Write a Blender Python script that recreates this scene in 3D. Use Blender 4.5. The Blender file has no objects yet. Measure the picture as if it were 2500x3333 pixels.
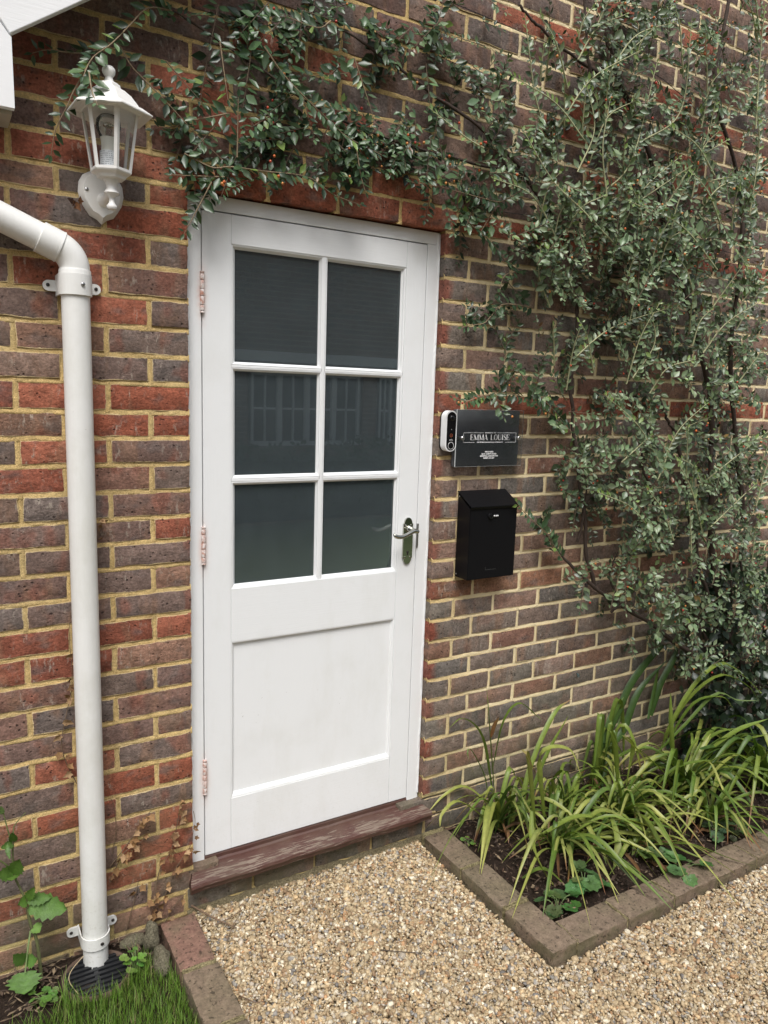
import bpy, bmesh, math, random
import numpy as np
from mathutils import Vector, Matrix
random.seed(7)
rng = np.random.default_rng(7)
C = bpy.context.scene.collection
R = math.radians

# ------------------------------------------------------------------ camera
CAM = np.array([-0.630, -2.142, 1.647]); YAW, PITCH, ROLL, FPX = 0.5420, -0.1544, 0.0318, 2444.6
fw = np.array([math.sin(YAW)*math.cos(PITCH), math.cos(YAW)*math.cos(PITCH), math.sin(PITCH)])
rt = np.array([math.cos(YAW), -math.sin(YAW), 0.0]); up = np.cross(rt, fw)
rt, up = rt*math.cos(ROLL)+up*math.sin(ROLL), -rt*math.sin(ROLL)+up*math.cos(ROLL)
cd = bpy.data.cameras.new('camera'); cam = bpy.data.objects.new('camera', cd); C.objects.link(cam)
cam.matrix_world = Matrix(((rt[0], up[0], -fw[0], CAM[0]), (rt[1], up[1], -fw[1], CAM[1]), (rt[2], up[2], -fw[2], CAM[2]), (0, 0, 0, 1)))
cd.sensor_fit = 'VERTICAL'; cd.sensor_height = 36.0; cd.sensor_width = 27.0; cd.lens = FPX/3333*36
cd.clip_start = 0.02; cd.clip_end = 400
S = bpy.context.scene; S.camera = cam

# ------------------------------------------------------------------ light
SUN_AZ, SUN_EL = R(205), R(58)          # compass style: 0 = +Y, clockwise
w = bpy.data.worlds.new('World'); S.world = w; w.use_nodes = True
wn = w.node_tree; bg = wn.nodes['Background']
sky = wn.nodes.new('ShaderNodeTexSky'); sky.sky_type = 'NISHITA'; sky.sun_disc = False
sky.sun_elevation = SUN_EL; sky.sun_rotation = SUN_AZ; sky.air_density = 1.2; sky.dust_density = 4.0; sky.ozone_density = 1.0
hs = wn.nodes.new('ShaderNodeHueSaturation'); hs.inputs['Saturation'].default_value = 0.55   # cloud cover takes the blue out of the sky
wn.links.new(sky.outputs[0], hs.inputs['Color']); wn.links.new(hs.outputs[0], bg.inputs[0]); bg.inputs[1].default_value = 0.08
sl = bpy.data.lights.new('sun', 'SUN'); sl.energy = 1.5; sl.angle = R(28); sl.color = (1, .99, .975)
so = bpy.data.objects.new('sun', sl); C.objects.link(so)
sd = Vector((math.sin(SUN_AZ)*math.cos(SUN_EL), math.cos(SUN_AZ)*math.cos(SUN_EL), math.sin(SUN_EL)))
so.rotation_euler = sd.to_track_quat('Z', 'Y').to_euler(); so.location = (-2, -3, 5)
S.view_settings.view_transform = 'Standard'; S.view_settings.look = 'None'
S.view_settings.exposure = 0.92; S.view_settings.gamma = 1.0; S.view_settings.use_curve_mapping = False
S.render.film_transparent = False
S.cycles.max_bounces = 7; S.cycles.transparent_max_bounces = 16; S.cycles.use_denoising = True

# ------------------------------------------------------------------ projection helpers (photo pixel -> point on a plane of the place)
def ray(px, py): return fw+(px-1250)/FPX*rt-(py-1666.5)/FPX*up
def at(px, py, y=0.0):
    d = ray(px, py); return CAM+d*((y-CAM[1])/d[1])
def atg(px, py, z=0.0):
    d = ray(px, py); return CAM+d*((z-CAM[2])/d[2])
def topx(p):
    d = np.asarray(p, float)-CAM; zc = d@fw
    return 1250+FPX*(d@rt)/zc, 1666.5-FPX*(d@up)/zc, zc

# ------------------------------------------------------------------ node helper
class NT:
    def __init__(s, name):
        s.m = bpy.data.materials.new(name); s.m.use_nodes = True; s.t = s.m.node_tree
        s.b = s.t.nodes['Principled BSDF']; s.out = s.t.nodes['Material Output']
    def n(s, kind, props=None, **inp):
        nd = s.t.nodes.new('ShaderNode'+kind)
        for k, v in (props or {}).items(): setattr(nd, k, v)
        for k, v in inp.items():
            k2 = int(k[1:]) if k[0] == 'i' and k[1:].isdigit() else k.replace('_', ' ')
            s.set(nd.inputs[k2], v)
        return nd
    def set(s, sock, v):
        if isinstance(v, bpy.types.NodeSocket): s.t.links.new(v, sock)
        elif isinstance(v, bpy.types.Node): s.t.links.new(v.outputs[0], sock)
        elif isinstance(v, tuple) and sock.type == 'RGBA' and len(v) == 3: sock.default_value = (*v, 1)
        else: sock.default_value = v
    def p(s, **kw):
        for k, v in kw.items(): s.set(s.b.inputs[k.replace('_', ' ')], v)
        return s.m
    def pos(s): return s.n('NewGeometry').outputs['Position']
    def objc(s): return s.n('TexCoord').outputs['Object']
    def mapv(s, v, scale=(1, 1, 1), loc=None):
        nd = s.n('Mapping', Vector=v); nd.inputs['Scale'].default_value = scale
        if loc is not None: s.set(nd.inputs['Location'], loc)
        return nd.outputs[0]
    def noise(s, v, scale, detail=3.0, rough=.55): return s.n('TexNoise', Vector=v, Scale=scale, Detail=detail, Roughness=rough).outputs[0]
    def ramp(s, f, stops, interp='LINEAR'):
        nd = s.n('ValToRGB', Fac=f); cr = nd.color_ramp; cr.interpolation = interp
        while len(cr.elements) < len(stops): cr.elements.new(.5)
        for e, (q, c) in zip(cr.elements, stops):
            e.position = q; e.color = (*c, 1) if isinstance(c, tuple) else (c, c, c, 1)
        return nd.outputs[0]
    def mix(s, f, a, b, blend='MIX'):
        nd = s.n('Mix', dict(data_type='RGBA', blend_type=blend))
        s.set(nd.inputs[0], f); s.set(nd.inputs[6], a); s.set(nd.inputs[7], b); return nd.outputs[2]
    def math(s, op, a, b=0.0, c=None):
        nd = s.n('Math', dict(operation=op)); s.set(nd.inputs[0], a); s.set(nd.inputs[1], b)
        if c is not None: s.set(nd.inputs[2], c)
        return nd.outputs[0]
    def bump(s, h, strength=.5, dist=.002, normal=None):
        nd = s.n('Bump', Height=h, Strength=strength, Distance=dist)
        if normal is not None: s.set(nd.inputs['Normal'], normal)
        return nd.outputs[0]

def simple(name, col, rough=.5, metal=0.0, var=.12, scale=30, bump=.15, bdist=.001, spec=.5):
    t = NT(name); v = t.objc(); f = t.noise(v, scale, 4)
    c = t.mix(f, tuple(x*(1-var) for x in col), tuple(min(1, x*(1+var)) for x in col))
    r = t.math('MULTIPLY_ADD', t.noise(v, scale*.6, 3), .25, rough-.12)
    t.p(Base_Color=c, Roughness=r, Metallic=metal, Specular_IOR_Level=spec)
    if bump: t.p(Normal=t.bump(t.noise(v, scale*3, 4), bump, bdist))
    return t.m

# ------------------------------------------------------------------ mesh helpers
def big(name, verts, faces, cols=None, smooth=False, attr='Col'):
    """verts (N,3), faces (M,k) arrays -> mesh datablock"""
    me = bpy.data.meshes.new(name); verts = np.asarray(verts, np.float32); faces = np.asarray(faces, np.int32)
    me.vertices.add(len(verts)); me.vertices.foreach_set('co', verts.ravel())
    k = faces.shape[1]; me.loops.add(faces.size); me.loops.foreach_set('vertex_index', faces.ravel())
    me.polygons.add(len(faces)); me.polygons.foreach_set('loop_start', np.arange(0, faces.size, k, dtype=np.int32))
    me.update(calc_edges=True)
    if smooth: me.polygons.foreach_set('use_smooth', np.ones(len(faces), bool))
    if cols is not None:
        a = me.color_attributes.new(attr, 'FLOAT_COLOR', 'POINT'); cols = np.asarray(cols, np.float32)
        if cols.shape[1] == 3: cols = np.hstack([cols, np.ones((len(cols), 1), np.float32)])
        a.data.foreach_set('color', cols.ravel())
    me.validate(); return me
def put(name, me, mat=None, parent=None, loc=None, rot=None):
    o = bpy.data.objects.new(name, me); C.objects.link(o)
    if mat is not None and me is not None and not me.materials: me.materials.append(mat)
    if parent is not None: o.parent = parent
    if loc is not None: o.location = loc
    if rot is not None: o.rotation_euler = rot
    return o
def tag(o, label=None, cat=None, group=None, kind=None):
    if label: o['label'] = label
    if cat: o['category'] = cat
    if group: o['group'] = group
    if kind: o['kind'] = kind
    return o
def thing(name, label, cat, loc=(0, 0, 0), group=None):
    o = put(name, None, loc=loc); o.empty_display_size = .05; return tag(o, label, cat, group)

class MB:
    """collects shapes in world coordinates into one mesh"""
    def __init__(s): s.bm = bmesh.new()
    def box(s, x0, x1, y0, y1, z0, z1, bev=0.0, seg=2, M=None):
        b = bmesh.new(); bmesh.ops.create_cube(b, size=1)
        for v in b.verts: v.co = Vector(((x0+x1)/2+v.co.x*(x1-x0), (y0+y1)/2+v.co.y*(y1-y0), (z0+z1)/2+v.co.z*(z1-z0)))
        if bev: bmesh.ops.bevel(b, geom=b.edges[:], offset=bev, segments=seg, affect='EDGES', profile=.5)
        s._take(b, M); return s
    def _take(s, b, M=None):
        mp = {}
        for v in b.verts: mp[v] = s.bm.verts.new(M @ v.co if M is not None else v.co)
        for f in b.faces:
            try: g = s.bm.faces.new([mp[v] for v in f.verts]); g.smooth = f.smooth
            except ValueError: pass
        b.free()
    def mesh(s, verts, faces, smooth=False, M=None):
        vs = [s.bm.verts.new(M @ Vector(v) if M is not None else Vector(v)) for v in verts]
        for f in faces:
            try: s.bm.faces.new([vs[i] for i in f]).smooth = smooth
            except ValueError: pass
        return s
    def lathe(s, prof, seg=20, c=(0, 0, 0), smooth=True, M=None, ang0=0.0):
        """prof: list of (radius, z) around the Z axis through c"""
        vs, fs = [], []
        for r, z in prof:
            for i in range(seg):
                a = ang0+2*math.pi*i/seg; vs.append((c[0]+r*math.cos(a), c[1]+r*math.sin(a), c[2]+z))
        for j in range(len(prof)-1):
            for i in range(seg):
                a, b2 = j*seg+i, j*seg+(i+1) % seg; fs.append((a, b2, b2+seg, a+seg))
        fs.append(tuple(range(seg))[::-1]); fs.append(tuple((len(prof)-1)*seg+i for i in range(seg)))
        return s.mesh(vs, fs, smooth, M)
    def tube(s, pts, rad, seg=10, smooth=True, cap=True):
        v, f = tube_np(pts, rad, seg); n = len(pts)
        fs = [tuple(q) for q in f]
        if cap: fs += [tuple(range(seg))[::-1], tuple((n-1)*seg+i for i in range(seg))]
        return s.mesh(v, fs, smooth)
    def prism(s, poly, y0, y1, bev=0.0, M=None):
        """poly: list of (x,z) counter-clockwise seen from -Y; extruded from y0 (front) to y1"""
        b = bmesh.new(); f = [b.verts.new((x, y0, z)) for x, z in poly]; k = [b.verts.new((x, y1, z)) for x, z in poly]
        n = len(poly); b.faces.new(f); b.faces.new(k[::-1])
        for i in range(n): b.faces.new((f[i], k[i], k[(i+1) % n], f[(i+1) % n]))
        bmesh.ops.recalc_face_normals(b, faces=b.faces[:])
        if bev: bmesh.ops.bevel(b, geom=[e for e in b.edges if abs(e.verts[0].co.y-e.verts[1].co.y) < 1e-6 and e.verts[0].co.y == y0], offset=bev, segments=2, affect='EDGES')
        s._take(b, M); return s
    def out(s, name, mat, parent=None, recalc=True, auto=None):
        if recalc: bmesh.ops.recalc_face_normals(s.bm, faces=s.bm.faces[:])
        me = bpy.data.meshes.new(name); s.bm.to_mesh(me); s.bm.free()
        o = put(name, me, mat)
        if auto is not None:
            me.polygons.foreach_set('use_smooth', np.ones(len(me.polygons), bool)); me.set_sharp_from_angle(angle=R(auto))
        if parent is not None: o.parent = parent; o.matrix_parent_inverse = Matrix.Translation(parent.location).inverted()
        return o
def adopt(o, parent):
    o.parent = parent; o.matrix_parent_inverse = Matrix.Translation(parent.location).inverted(); return o

def tube_np(pts, rad, seg=6):
    P = np.asarray(pts, float); n = len(P); rad = np.full(n, rad) if np.isscalar(rad) else np.asarray(rad, float)
    T = np.gradient(P, axis=0); T /= np.linalg.norm(T, axis=1)[:, None]+1e-9
    ref = np.array([0, 0, 1.0]) if abs(T[:, 2]).mean() < .8 else np.array([0, 1.0, 0])
    A = np.cross(T, ref); A /= np.linalg.norm(A, axis=1)[:, None]+1e-9; B = np.cross(T, A)
    th = np.arange(seg)*2*math.pi/seg
    V = P[:, None, :]+rad[:, None, None]*(A[:, None, :]*np.cos(th)[None, :, None]+B[:, None, :]*np.sin(th)[None, :, None])
    i = np.arange(n-1)[:, None]*seg; j = np.arange(seg)[None, :]; j2 = (np.arange(seg)+1)[None, :] % seg
    F = np.stack([i+j, i+j2, i+seg+j2, i+seg+j], -1).reshape(-1, 4)
    return V.reshape(-1, 3), F
def spline(pts, n):
    P = np.asarray(pts, float)
    if len(P) < 3: return P[0]+(P[-1]-P[0])*np.linspace(0, 1, n)[:, None]
    Q = np.vstack([2*P[0]-P[1], P, 2*P[-1]-P[-2]]); m = len(P)-1; out = []
    for u in np.linspace(0, m-1e-6, n):
        i = int(u); t = u-i; a, b, c, d = Q[i:i+4]
        out.append(.5*(2*b+(c-a)*t+(2*a-5*b+4*c-d)*t*t+(3*b-a-3*c+d)*t**3))
    return np.array(out)
class Heap:
    """numpy collector for big joined meshes of one face size"""
    def __init__(s): s.v, s.f, s.c, s.n = [], [], [], 0
    def add(s, v, f, c=None):
        s.v.append(v); s.f.append(np.asarray(f)+s.n); s.n += len(v)
        if c is not None: s.c.append(np.broadcast_to(np.asarray(c, float), (len(v), 3)))
    def mesh(s, name, smooth=True): return big(name, np.vstack(s.v), np.vstack(s.f), np.vstack(s.c) if s.c else None, smooth)
def vnoise(x, z, seed=0):
    """cheap smooth 2D value noise in -1..1, arrays"""
    xi, zi = np.floor(x).astype(int), np.floor(z).astype(int); fx, fz = x-xi, z-zi
    fx, fz = fx*fx*(3-2*fx), fz*fz*(3-2*fz)
    def h(a, b): return (np.sin(a*127.1+b*311.7+seed*74.7)*43758.5453) % 1.0
    return 2*((h(xi, zi)*(1-fx)+h(xi+1, zi)*fx)*(1-fz)+(h(xi, zi+1)*(1-fx)+h(xi+1, zi+1)*fx)*fz)-1

# ------------------------------------------------------------------ materials
def brick_mat(name, joined=False):
    t = NT(name)
    if joined: at_ = t.n('Attribute', dict(attribute_name='Col')); base, alpha, rnd = at_.outputs['Color'], 0.0, at_.outputs['Fac']
    else:
        oi = t.n('ObjectInfo'); base, alpha, rnd = oi.outputs['Color'], oi.outputs['Alpha'], oi.outputs['Random']
    P = t.pos(); off = t.n('CombineXYZ', X=t.math('MULTIPLY', rnd, 31.0), Y=t.math('MULTIPLY', rnd, 17.0), Z=t.math('MULTIPLY', rnd, 23.0)).outputs[0]
    v = t.n('VectorMath', dict(operation='ADD'), i0=P, i1=off).outputs[0]
    flash = t.noise(t.mapv(v, (1.5, 1, 1.0)), 9, 2, .5)
    tanw = t.ramp(t.noise(t.mapv(v, (2.2, 1, .6), (11, 4, 7)), 7, 3, .55), [(.54, 0.0), (.64, 1.0)])
    redw = t.ramp(flash, [(.56, 0.0), (.66, 1.0)])
    c = t.mix(t.math('MULTIPLY', tanw, .5), base, (.26, .15, .095))
    c = t.mix(t.math('MULTIPLY', redw, t.ramp(t.n('SeparateXYZ', Vector=P).outputs[0], [(.0, .5), (.86, .2)])), c, (.24, .082, .052))
    grey = t.ramp(t.noise(t.mapv(v, (1.2, 1, 2.0), (5, 3, 1)), 11, 2, .5), [(.55, 0.0), (.68, 1.0)])
    c = t.mix(t.math('MULTIPLY', grey, .55), c, (.13, .108, .099))
    if not joined:   # fired-red end by the opening
        sx = t.n('SeparateXYZ', Vector=P).outputs[0]
        e = t.math('ADD', sx, t.math('MULTIPLY', t.noise(v, 30, 2), .035))
        m = t.math('MULTIPLY', t.ramp(t.math('MULTIPLY_ADD', e, -12.0, 11.3), [(.2, 0.0), (.5, 1.0)]), alpha)
        c = t.mix(m, c, (.22, .066, .042))
    fine = t.noise(v, 140, 5, .7)
    c = t.mix(1.0, c, t.ramp(fine, [(.3, .58), (.7, 1.40)]), 'MULTIPLY')
    mid = t.noise(t.mapv(v, (1, 1, 1.4)), 30, 5, .7)
    c = t.mix(1.0, c, t.ramp(mid, [(.3, .66), (.7, 1.30)]), 'MULTIPLY')
    # lime bloom and snail-like white scratches
    bl = t.math('MULTIPLY', t.ramp(t.noise(t.mapv(v, (1, 1, .35), (2, 9, 4)), 75, 5, .75), [(.56, 0.0), (.66, 1.0)]), t.ramp(t.noise(v, 9, 2), [(.48, 0.0), (.60, 1.0)]))
    c = t.mix(t.math('MULTIPLY', bl, .6), c, (.46, .40, .33))
    pits = t.ramp(t.n('TexVoronoi', Vector=v, Scale=70.0).outputs[0], [(.14, 1.0), (.26, 0.0)])
    pits = t.math('MULTIPLY', pits, t.ramp(t.noise(v, 22, 2), [(.52, 0.0), (.6, 1.0)]))
    c = t.mix(t.math('MULTIPLY', pits, .7), c, (.03, .02, .018))
    # ragged mortar smears over the edges
    ed = t.n('Attribute', dict(attribute_name='edge')).outputs['Fac']
    sm = t.ramp(t.math('SUBTRACT', t.math('MULTIPLY_ADD', t.noise(P, 55, 4, .7), 1.5, -.32), ed), [(.0, 0.0), (.06, 1.0)])
    ox = t.math('GREATER_THAN', t.math('ABSOLUTE', t.math('SUBTRACT', t.n('SeparateXYZ', Vector=P).outputs[0], .434)), .443)      # no smears on the arrises of the opening
    c = t.mix(t.math('MULTIPLY', t.math('MULTIPLY', sm, ox), .85), c, t.mix(t.noise(P, 9, 3), (.50, .37, .18), (.68, .55, .32)))
    # algae near the damp ground
    pz = t.n('SeparateXYZ', Vector=P).outputs[2]
    al = t.math('MULTIPLY', t.ramp(t.math('SUBTRACT', .62, pz), [(.0, 0.0), (.62, .75)]), t.ramp(t.noise(P, 6, 3), [(.38, 0.0), (.62, 1.0)]))
    c = t.mix(al, c, (.115, .105, .06))
    h = t.math('ADD', t.math('MULTIPLY', t.noise(t.mapv(v, (.85, 1, 1.2)), 130, 6, .75), 1.0), t.math('MULTIPLY', t.noise(t.mapv(v, (.75, 1, 1.2)), 40, 4, .65), 1.1))
    h = t.math('SUBTRACT', h, t.math('MULTIPLY', pits, 1.0))
    return t.p(Base_Color=c, Roughness=.93, Specular_IOR_Level=.25, Normal=t.bump(h, .8, .0042))
M_brick, M_brickj = brick_mat('brick'), brick_mat('brick_joined', True)

def mortar_mat():
    t = NT('mortar'); P = t.pos()
    c = t.mix(t.noise(P, 5, 4), (.56, .39, .160), (.68, .505, .235))
    c = t.mix(1.0, c, t.ramp(t.noise(P, 260, 4, .7), [(.3, .68), (.7, 1.28)]), 'MULTIPLY')
    c = t.mix(1.0, c, t.ramp(t.noise(P, 28, 4, .6), [(.32, .74), (.66, 1.15)]), 'MULTIPLY')
    x, y, z = (t.n('SeparateXYZ', Vector=P).outputs[i] for i in range(3))
    c = t.mix(t.math('MULTIPLY', t.ramp(t.noise(P, 3.5, 4, .65), [(.5, 0.0), (.68, 1.0)]), .55), c, (.36, .30, .17))
    # paler, creamier pointing east of the door
    c = t.mix(t.math('MULTIPLY', t.ramp(t.math('MULTIPLY_ADD', x, .5, .0), [(.42, 0.0), (.55, 1.0)]), .75), c, (.86, .74, .49))
    al = t.math('MULTIPLY', t.ramp(t.math('SUBTRACT', .55, z), [(.0, 0.0), (.55, .7)]), t.ramp(t.noise(P, 5, 3), [(.36, 0.0), (.62, 1.0)]))
    c = t.mix(al, c, (.28, .25, .11))
    h = t.math('ADD', t.noise(P, 330, 4, .7), t.math('MULTIPLY', t.noise(P, 60, 4, .6), 1.4))
    return t.p(Base_Color=c, Roughness=.95, Specular_IOR_Level=.2, Normal=t.bump(h, .7, .004))
M_mortar = mortar_mat()

def paint_mat(name, col=(.795, .81, .815), grain=(1, 1, 1), dirt=.25, rough=.38, rust=False):
    t = NT(name); P = t.pos()
    d = t.math('MULTIPLY', t.ramp(t.noise(P, 5, 5, .65), [(.5, 0.0), (.75, 1.0)]), dirt)
    c = t.mix(d, col, tuple(x*y for x, y in zip(col, (.80, .79, .74))))
    sp = t.ramp(t.noise(P, 120, 3, .6), [(.72, 0.0), (.755, 1.0)]); sp = t.math('MULTIPLY', sp, t.ramp(t.noise(P, 4, 2), [(.48, 0.0), (.62, 1.0)]))
    c = t.mix(t.math('MULTIPLY', sp, .45), c, (.33, .31, .27))
    zz = t.n('SeparateXYZ', Vector=P).outputs[2]
    sp2 = t.math('MULTIPLY', t.ramp(t.noise(P, 95, 4, .7), [(.56, 0.0), (.66, 1.0)]), t.ramp(t.math('MULTIPLY_ADD', zz, -2.2, .95), [(.0, .04), (.9, .55)]))
    c = t.mix(t.math('MULTIPLY', sp2, dirt), c, (.40, .36, .28))
    sm2 = t.math('MULTIPLY', t.ramp(t.noise(t.mapv(P, (2.2, 2.2, .7)), 3.2, 5, .7), [(.52, 0.0), (.72, 1.0)]), dirt)
    c = t.mix(t.math('MULTIPLY', sm2, .8), c, (.60, .60, .54))
    if rust:      # rust weeping from the hinges
        x, z = (t.n('SeparateXYZ', Vector=P).outputs[i] for i in (0, 2)); tot = None
        gx = t.math('POWER', 2.718, t.math('MULTIPLY', t.math('POWER', t.math('DIVIDE', t.math('SUBTRACT', x, .050), .013), 2.0), -1.0))
        for zc in (1.915, 1.175, .425):
            gz = t.math('POWER', 2.718, t.math('MULTIPLY', t.math('POWER', t.math('DIVIDE', t.math('SUBTRACT', z, zc), .065), 2.0), -1.0))
            tot = gz if tot is None else t.math('ADD', tot, gz)
        m = t.math('MULTIPLY', t.math('MULTIPLY', gx, tot), t.ramp(t.noise(P, 60, 4, .6), [(.3, .25), (.7, .85)])); c = t.mix(m, c, (.58, .30, .20))
    h = t.math('ADD', t.noise(t.mapv(P, grain), 70, 3, .6), t.math('MULTIPLY', t.noise(P, 18, 2), .8))
    return t.p(Base_Color=c, Roughness=t.math('MULTIPLY_ADD', t.noise(P, 20, 3), .2, rough-.1), Normal=t.bump(h, .2, .0022))
M_paint_v = paint_mat('white_gloss_paint_upright', grain=(3, 3, .12), rust=True)
M_paint_h = paint_mat('white_gloss_paint_level', grain=(.12, 3, 3))
M_barge = paint_mat('white_bargeboard_paint', (.84, .85, .86), grain=(.2, 4, 4), dirt=.12, rough=.5)
M_pvc = paint_mat('white_plastic', (.76, .76, .735), grain=(2, 2, .1), dirt=.6, rough=.36)
M_lamp = paint_mat('white_lantern_enamel', (.80, .79, .76), dirt=.3, rough=.4)
def hinge_mat():
    t = NT('painted_rusty_hinge'); P = t.pos(); f = t.ramp(t.noise(P, 90, 4, .6), [(.4, 0.0), (.66, 1.0)])
    return t.p(Base_Color=t.mix(f, (.72, .66, .63), (.50, .22, .15)), Roughness=.5, Normal=t.bump(t.noise(P, 300, 3), .3, .001))
M_hinge = hinge_mat()
def sill_mat():
    t = NT('weathered_brown_paint'); P = t.pos(); G = t.n('NewGeometry'); nz = t.n('SeparateXYZ', Vector=G.outputs['Normal']).outputs[2]; y = t.n('SeparateXYZ', Vector=P).outputs[1]
    worn = t.math('ADD', t.noise(t.mapv(P, (.10, 1, 1.3)), 150, 5, .7), t.math('MULTIPLY', t.noise(t.mapv(P, (.8, 1, 1)), 6, 3), .42))
    f = t.ramp(t.math('SUBTRACT', t.math('ADD', worn, t.math('MULTIPLY', nz, .07)), t.ramp(t.math('MULTIPLY_ADD', y, 20.0, .3), [(.0, 0.0), (1.0, .22)])), [(.765, 0.0), (.83, 1.0)])
    c = t.mix(f, t.mix(t.noise(P, 14, 3), (.060, .026, .020), (.105, .047, .036)), t.mix(t.noise(t.mapv(P, (.1, 1, 1)), 120, 3), (.25, .195, .155), (.15, .108, .082)))
    c = t.mix(t.math('MULTIPLY', t.ramp(t.noise(P, 7, 4), [(.45, 0.0), (.7, 1.0)]), .35), c, (.13, .11, .075))
    return t.p(Base_Color=c, Roughness=t.math('MULTIPLY_ADD', f, .4, .5), Normal=t.bump(t.math('ADD', t.math('MULTIPLY', f, -.5), t.noise(t.mapv(P, (.12, 1, 1)), 160, 3)), .5, .002))
M_sill = sill_mat()
def clear_mat(name, tint, dust_haze, wav=.0):
    t = NT(name); P = t.pos()
    tr = t.n('BsdfTransparent', Color=tint); gl = t.n('BsdfGlossy', Color=(1, 1, 1), Roughness=.01)
    if wav: t.set(gl.inputs['Normal'], t.bump(t.noise(P, 9, 2), wav, .004))
    fr = t.n('Fresnel', IOR=1.8); a = t.n('MixShader', i0=fr, i1=tr, i2=gl)
    df = t.n('BsdfDiffuse', Color=(.37, .46, .50)); m = t.math('MULTIPLY', t.ramp(t.noise(P, 16, 5, .7), [(.3, .8), (.75, 1.15)]), dust_haze)  # bluish dust veil that also stands in for the door panes' teal reflection
    sp = t.math('MULTIPLY', t.ramp(t.noise(P, 210, 2, .5), [(.735, 0.0), (.76, 1.0)]), .35)
    b = t.n('MixShader', i0=t.math('ADD', m, sp), i1=a, i2=df)
    t.t.links.new(b.outputs[0], t.out.inputs[0]); return t.m
M_glass = clear_mat('door_glass', (.80, .86, .84), .105, .008)
M_lampglass = clear_mat('lantern_glass', (.97, .98, .98), .02)
M_lampglass.node_tree.nodes['Fresnel'].inputs[0].default_value = 1.22
M_acrylic = clear_mat('acrylic', (.93, .94, .95), .012)
M_acrylic.node_tree.nodes['Fresnel'].inputs[0].default_value = 1.35
M_chrome = simple('chrome', (.50, .50, .45), .12, 1.0, var=.05, bump=.05)
M_steel = simple('dull_steel', (.42, .42, .42), .35, 1.0)
M_screw = simple('dark_screw', (.035, .03, .027), .5, .3)
M_black = simple('black_powder_coat', (.006, .006, .007), .40, 0, var=.1, scale=200, bump=.06, bdist=.0004, spec=.16)
M_blackgloss = simple('black_gloss_plastic', (.008, .008, .009), .1, 0, var=.05, bump=0)
M_whiteplastic = simple('white_matt_plastic', (.82, .82, .82), .4, 0, var=.02, bump=0)
M_whiteprint = simple('white_print', (.85, .85, .85), .5, 0, var=.02, bump=0)
M_red = simple('bell_ring_print', (.55, .14, .06), .4, 0, var=.02, bump=0)
M_slate = simple('slate', (.115, .119, .126), .6, 0, var=.35, scale=14, bump=.5, bdist=.002)
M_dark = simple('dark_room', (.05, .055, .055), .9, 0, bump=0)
M_wire = simple('black_wire', (.012, .012, .012), .6)
M_bulbglass = clear_mat('bulb_glass', (.98, .98, .98), .01)
M_bulbglass.node_tree.nodes['Fresnel'].inputs[0].default_value = 1.35
M_bark = simple('bark', (.055, .037, .028), .9, 0, var=.45, scale=60, bump=.8, bdist=.003)
def col_mat(name, rough=.6, var=.25, scale=60, trans=0.0, back=None, bump=.25, bdist=.001, spec=.5, sheen=0):
    """colour from the mesh's own Col attribute, broken up with noise"""
    t = NT(name); a = t.n('Attribute', dict(attribute_name='Col')).outputs[0]; P = t.pos()
    c = t.mix(1.0, a, t.ramp(t.noise(P, scale, 4, .6), [(.3, 1-var), (.7, 1+var)]), 'MULTIPLY')
    if back is not None: c = t.mix(t.math('MULTIPLY', t.n('NewGeometry').outputs['Backfacing'], .4), c, back)
    t.p(Base_Color=c, Roughness=rough, Specular_IOR_Level=spec)
    if bump: t.p(Normal=t.bump(t.noise(P, scale*3, 3), bump, bdist))
    if trans:
        tl = t.n('BsdfTranslucent', Color=t.mix(1.0, c, (1.1, 1.25, .5), 'MULTIPLY')); mx = t.n('MixShader', i0=trans, i1=t.b.outputs[0], i2=tl)
        t.t.links.new(mx.outputs[0], t.out.inputs[0])
    return t.m
M_leaf = col_mat('shrub_leaf', .34, .2, 40, .14, (.10, .135, .075), .15, .001, .5)
M_twig = col_mat('twig', .8, .25, 80)
M_blade = col_mat('strap_leaf', .45, .18, 50, .25, None, .1)
M_weed = col_mat('weed_leaf', .55, .22, 45, .22, (.16, .24, .09), .5, .003)
M_dead = col_mat('dead_leaf', .85, .3, 60, .1)
M_grass = col_mat('grass_blade', .5, .15, 20, .3, None, 0)
M_pebble = col_mat('pebble', .62, .28, 160, 0, None, .3, .001, .4)
M_litter = col_mat('litter', .9, .3, 80)
def soil_mat(name, a, b):
    t = NT(name); P = t.pos()
    c = t.mix(t.noise(P, 30, 5, .7), a, b); c = t.mix(1.0, c, t.ramp(t.noise(P, 180, 4, .7), [(.3, .5), (.7, 1.5)]), 'MULTIPLY')
    return t.p(Base_Color=c, Roughness=.97, Specular_IOR_Level=.2, Normal=t.bump(t.math('ADD', t.noise(P, 60, 5, .7), t.noise(P, 220, 3, .7)), 1.0, .012))
M_soil = soil_mat('soil', (.022, .014, .010), (.06, .040, .028))
M_grit = soil_mat('sandy_hoggin', (.15, .11, .07), (.30, .23, .15))
M_stone = soil_mat('mossy_stone', (.13, .12, .075), (.26, .23, .16))

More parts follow.
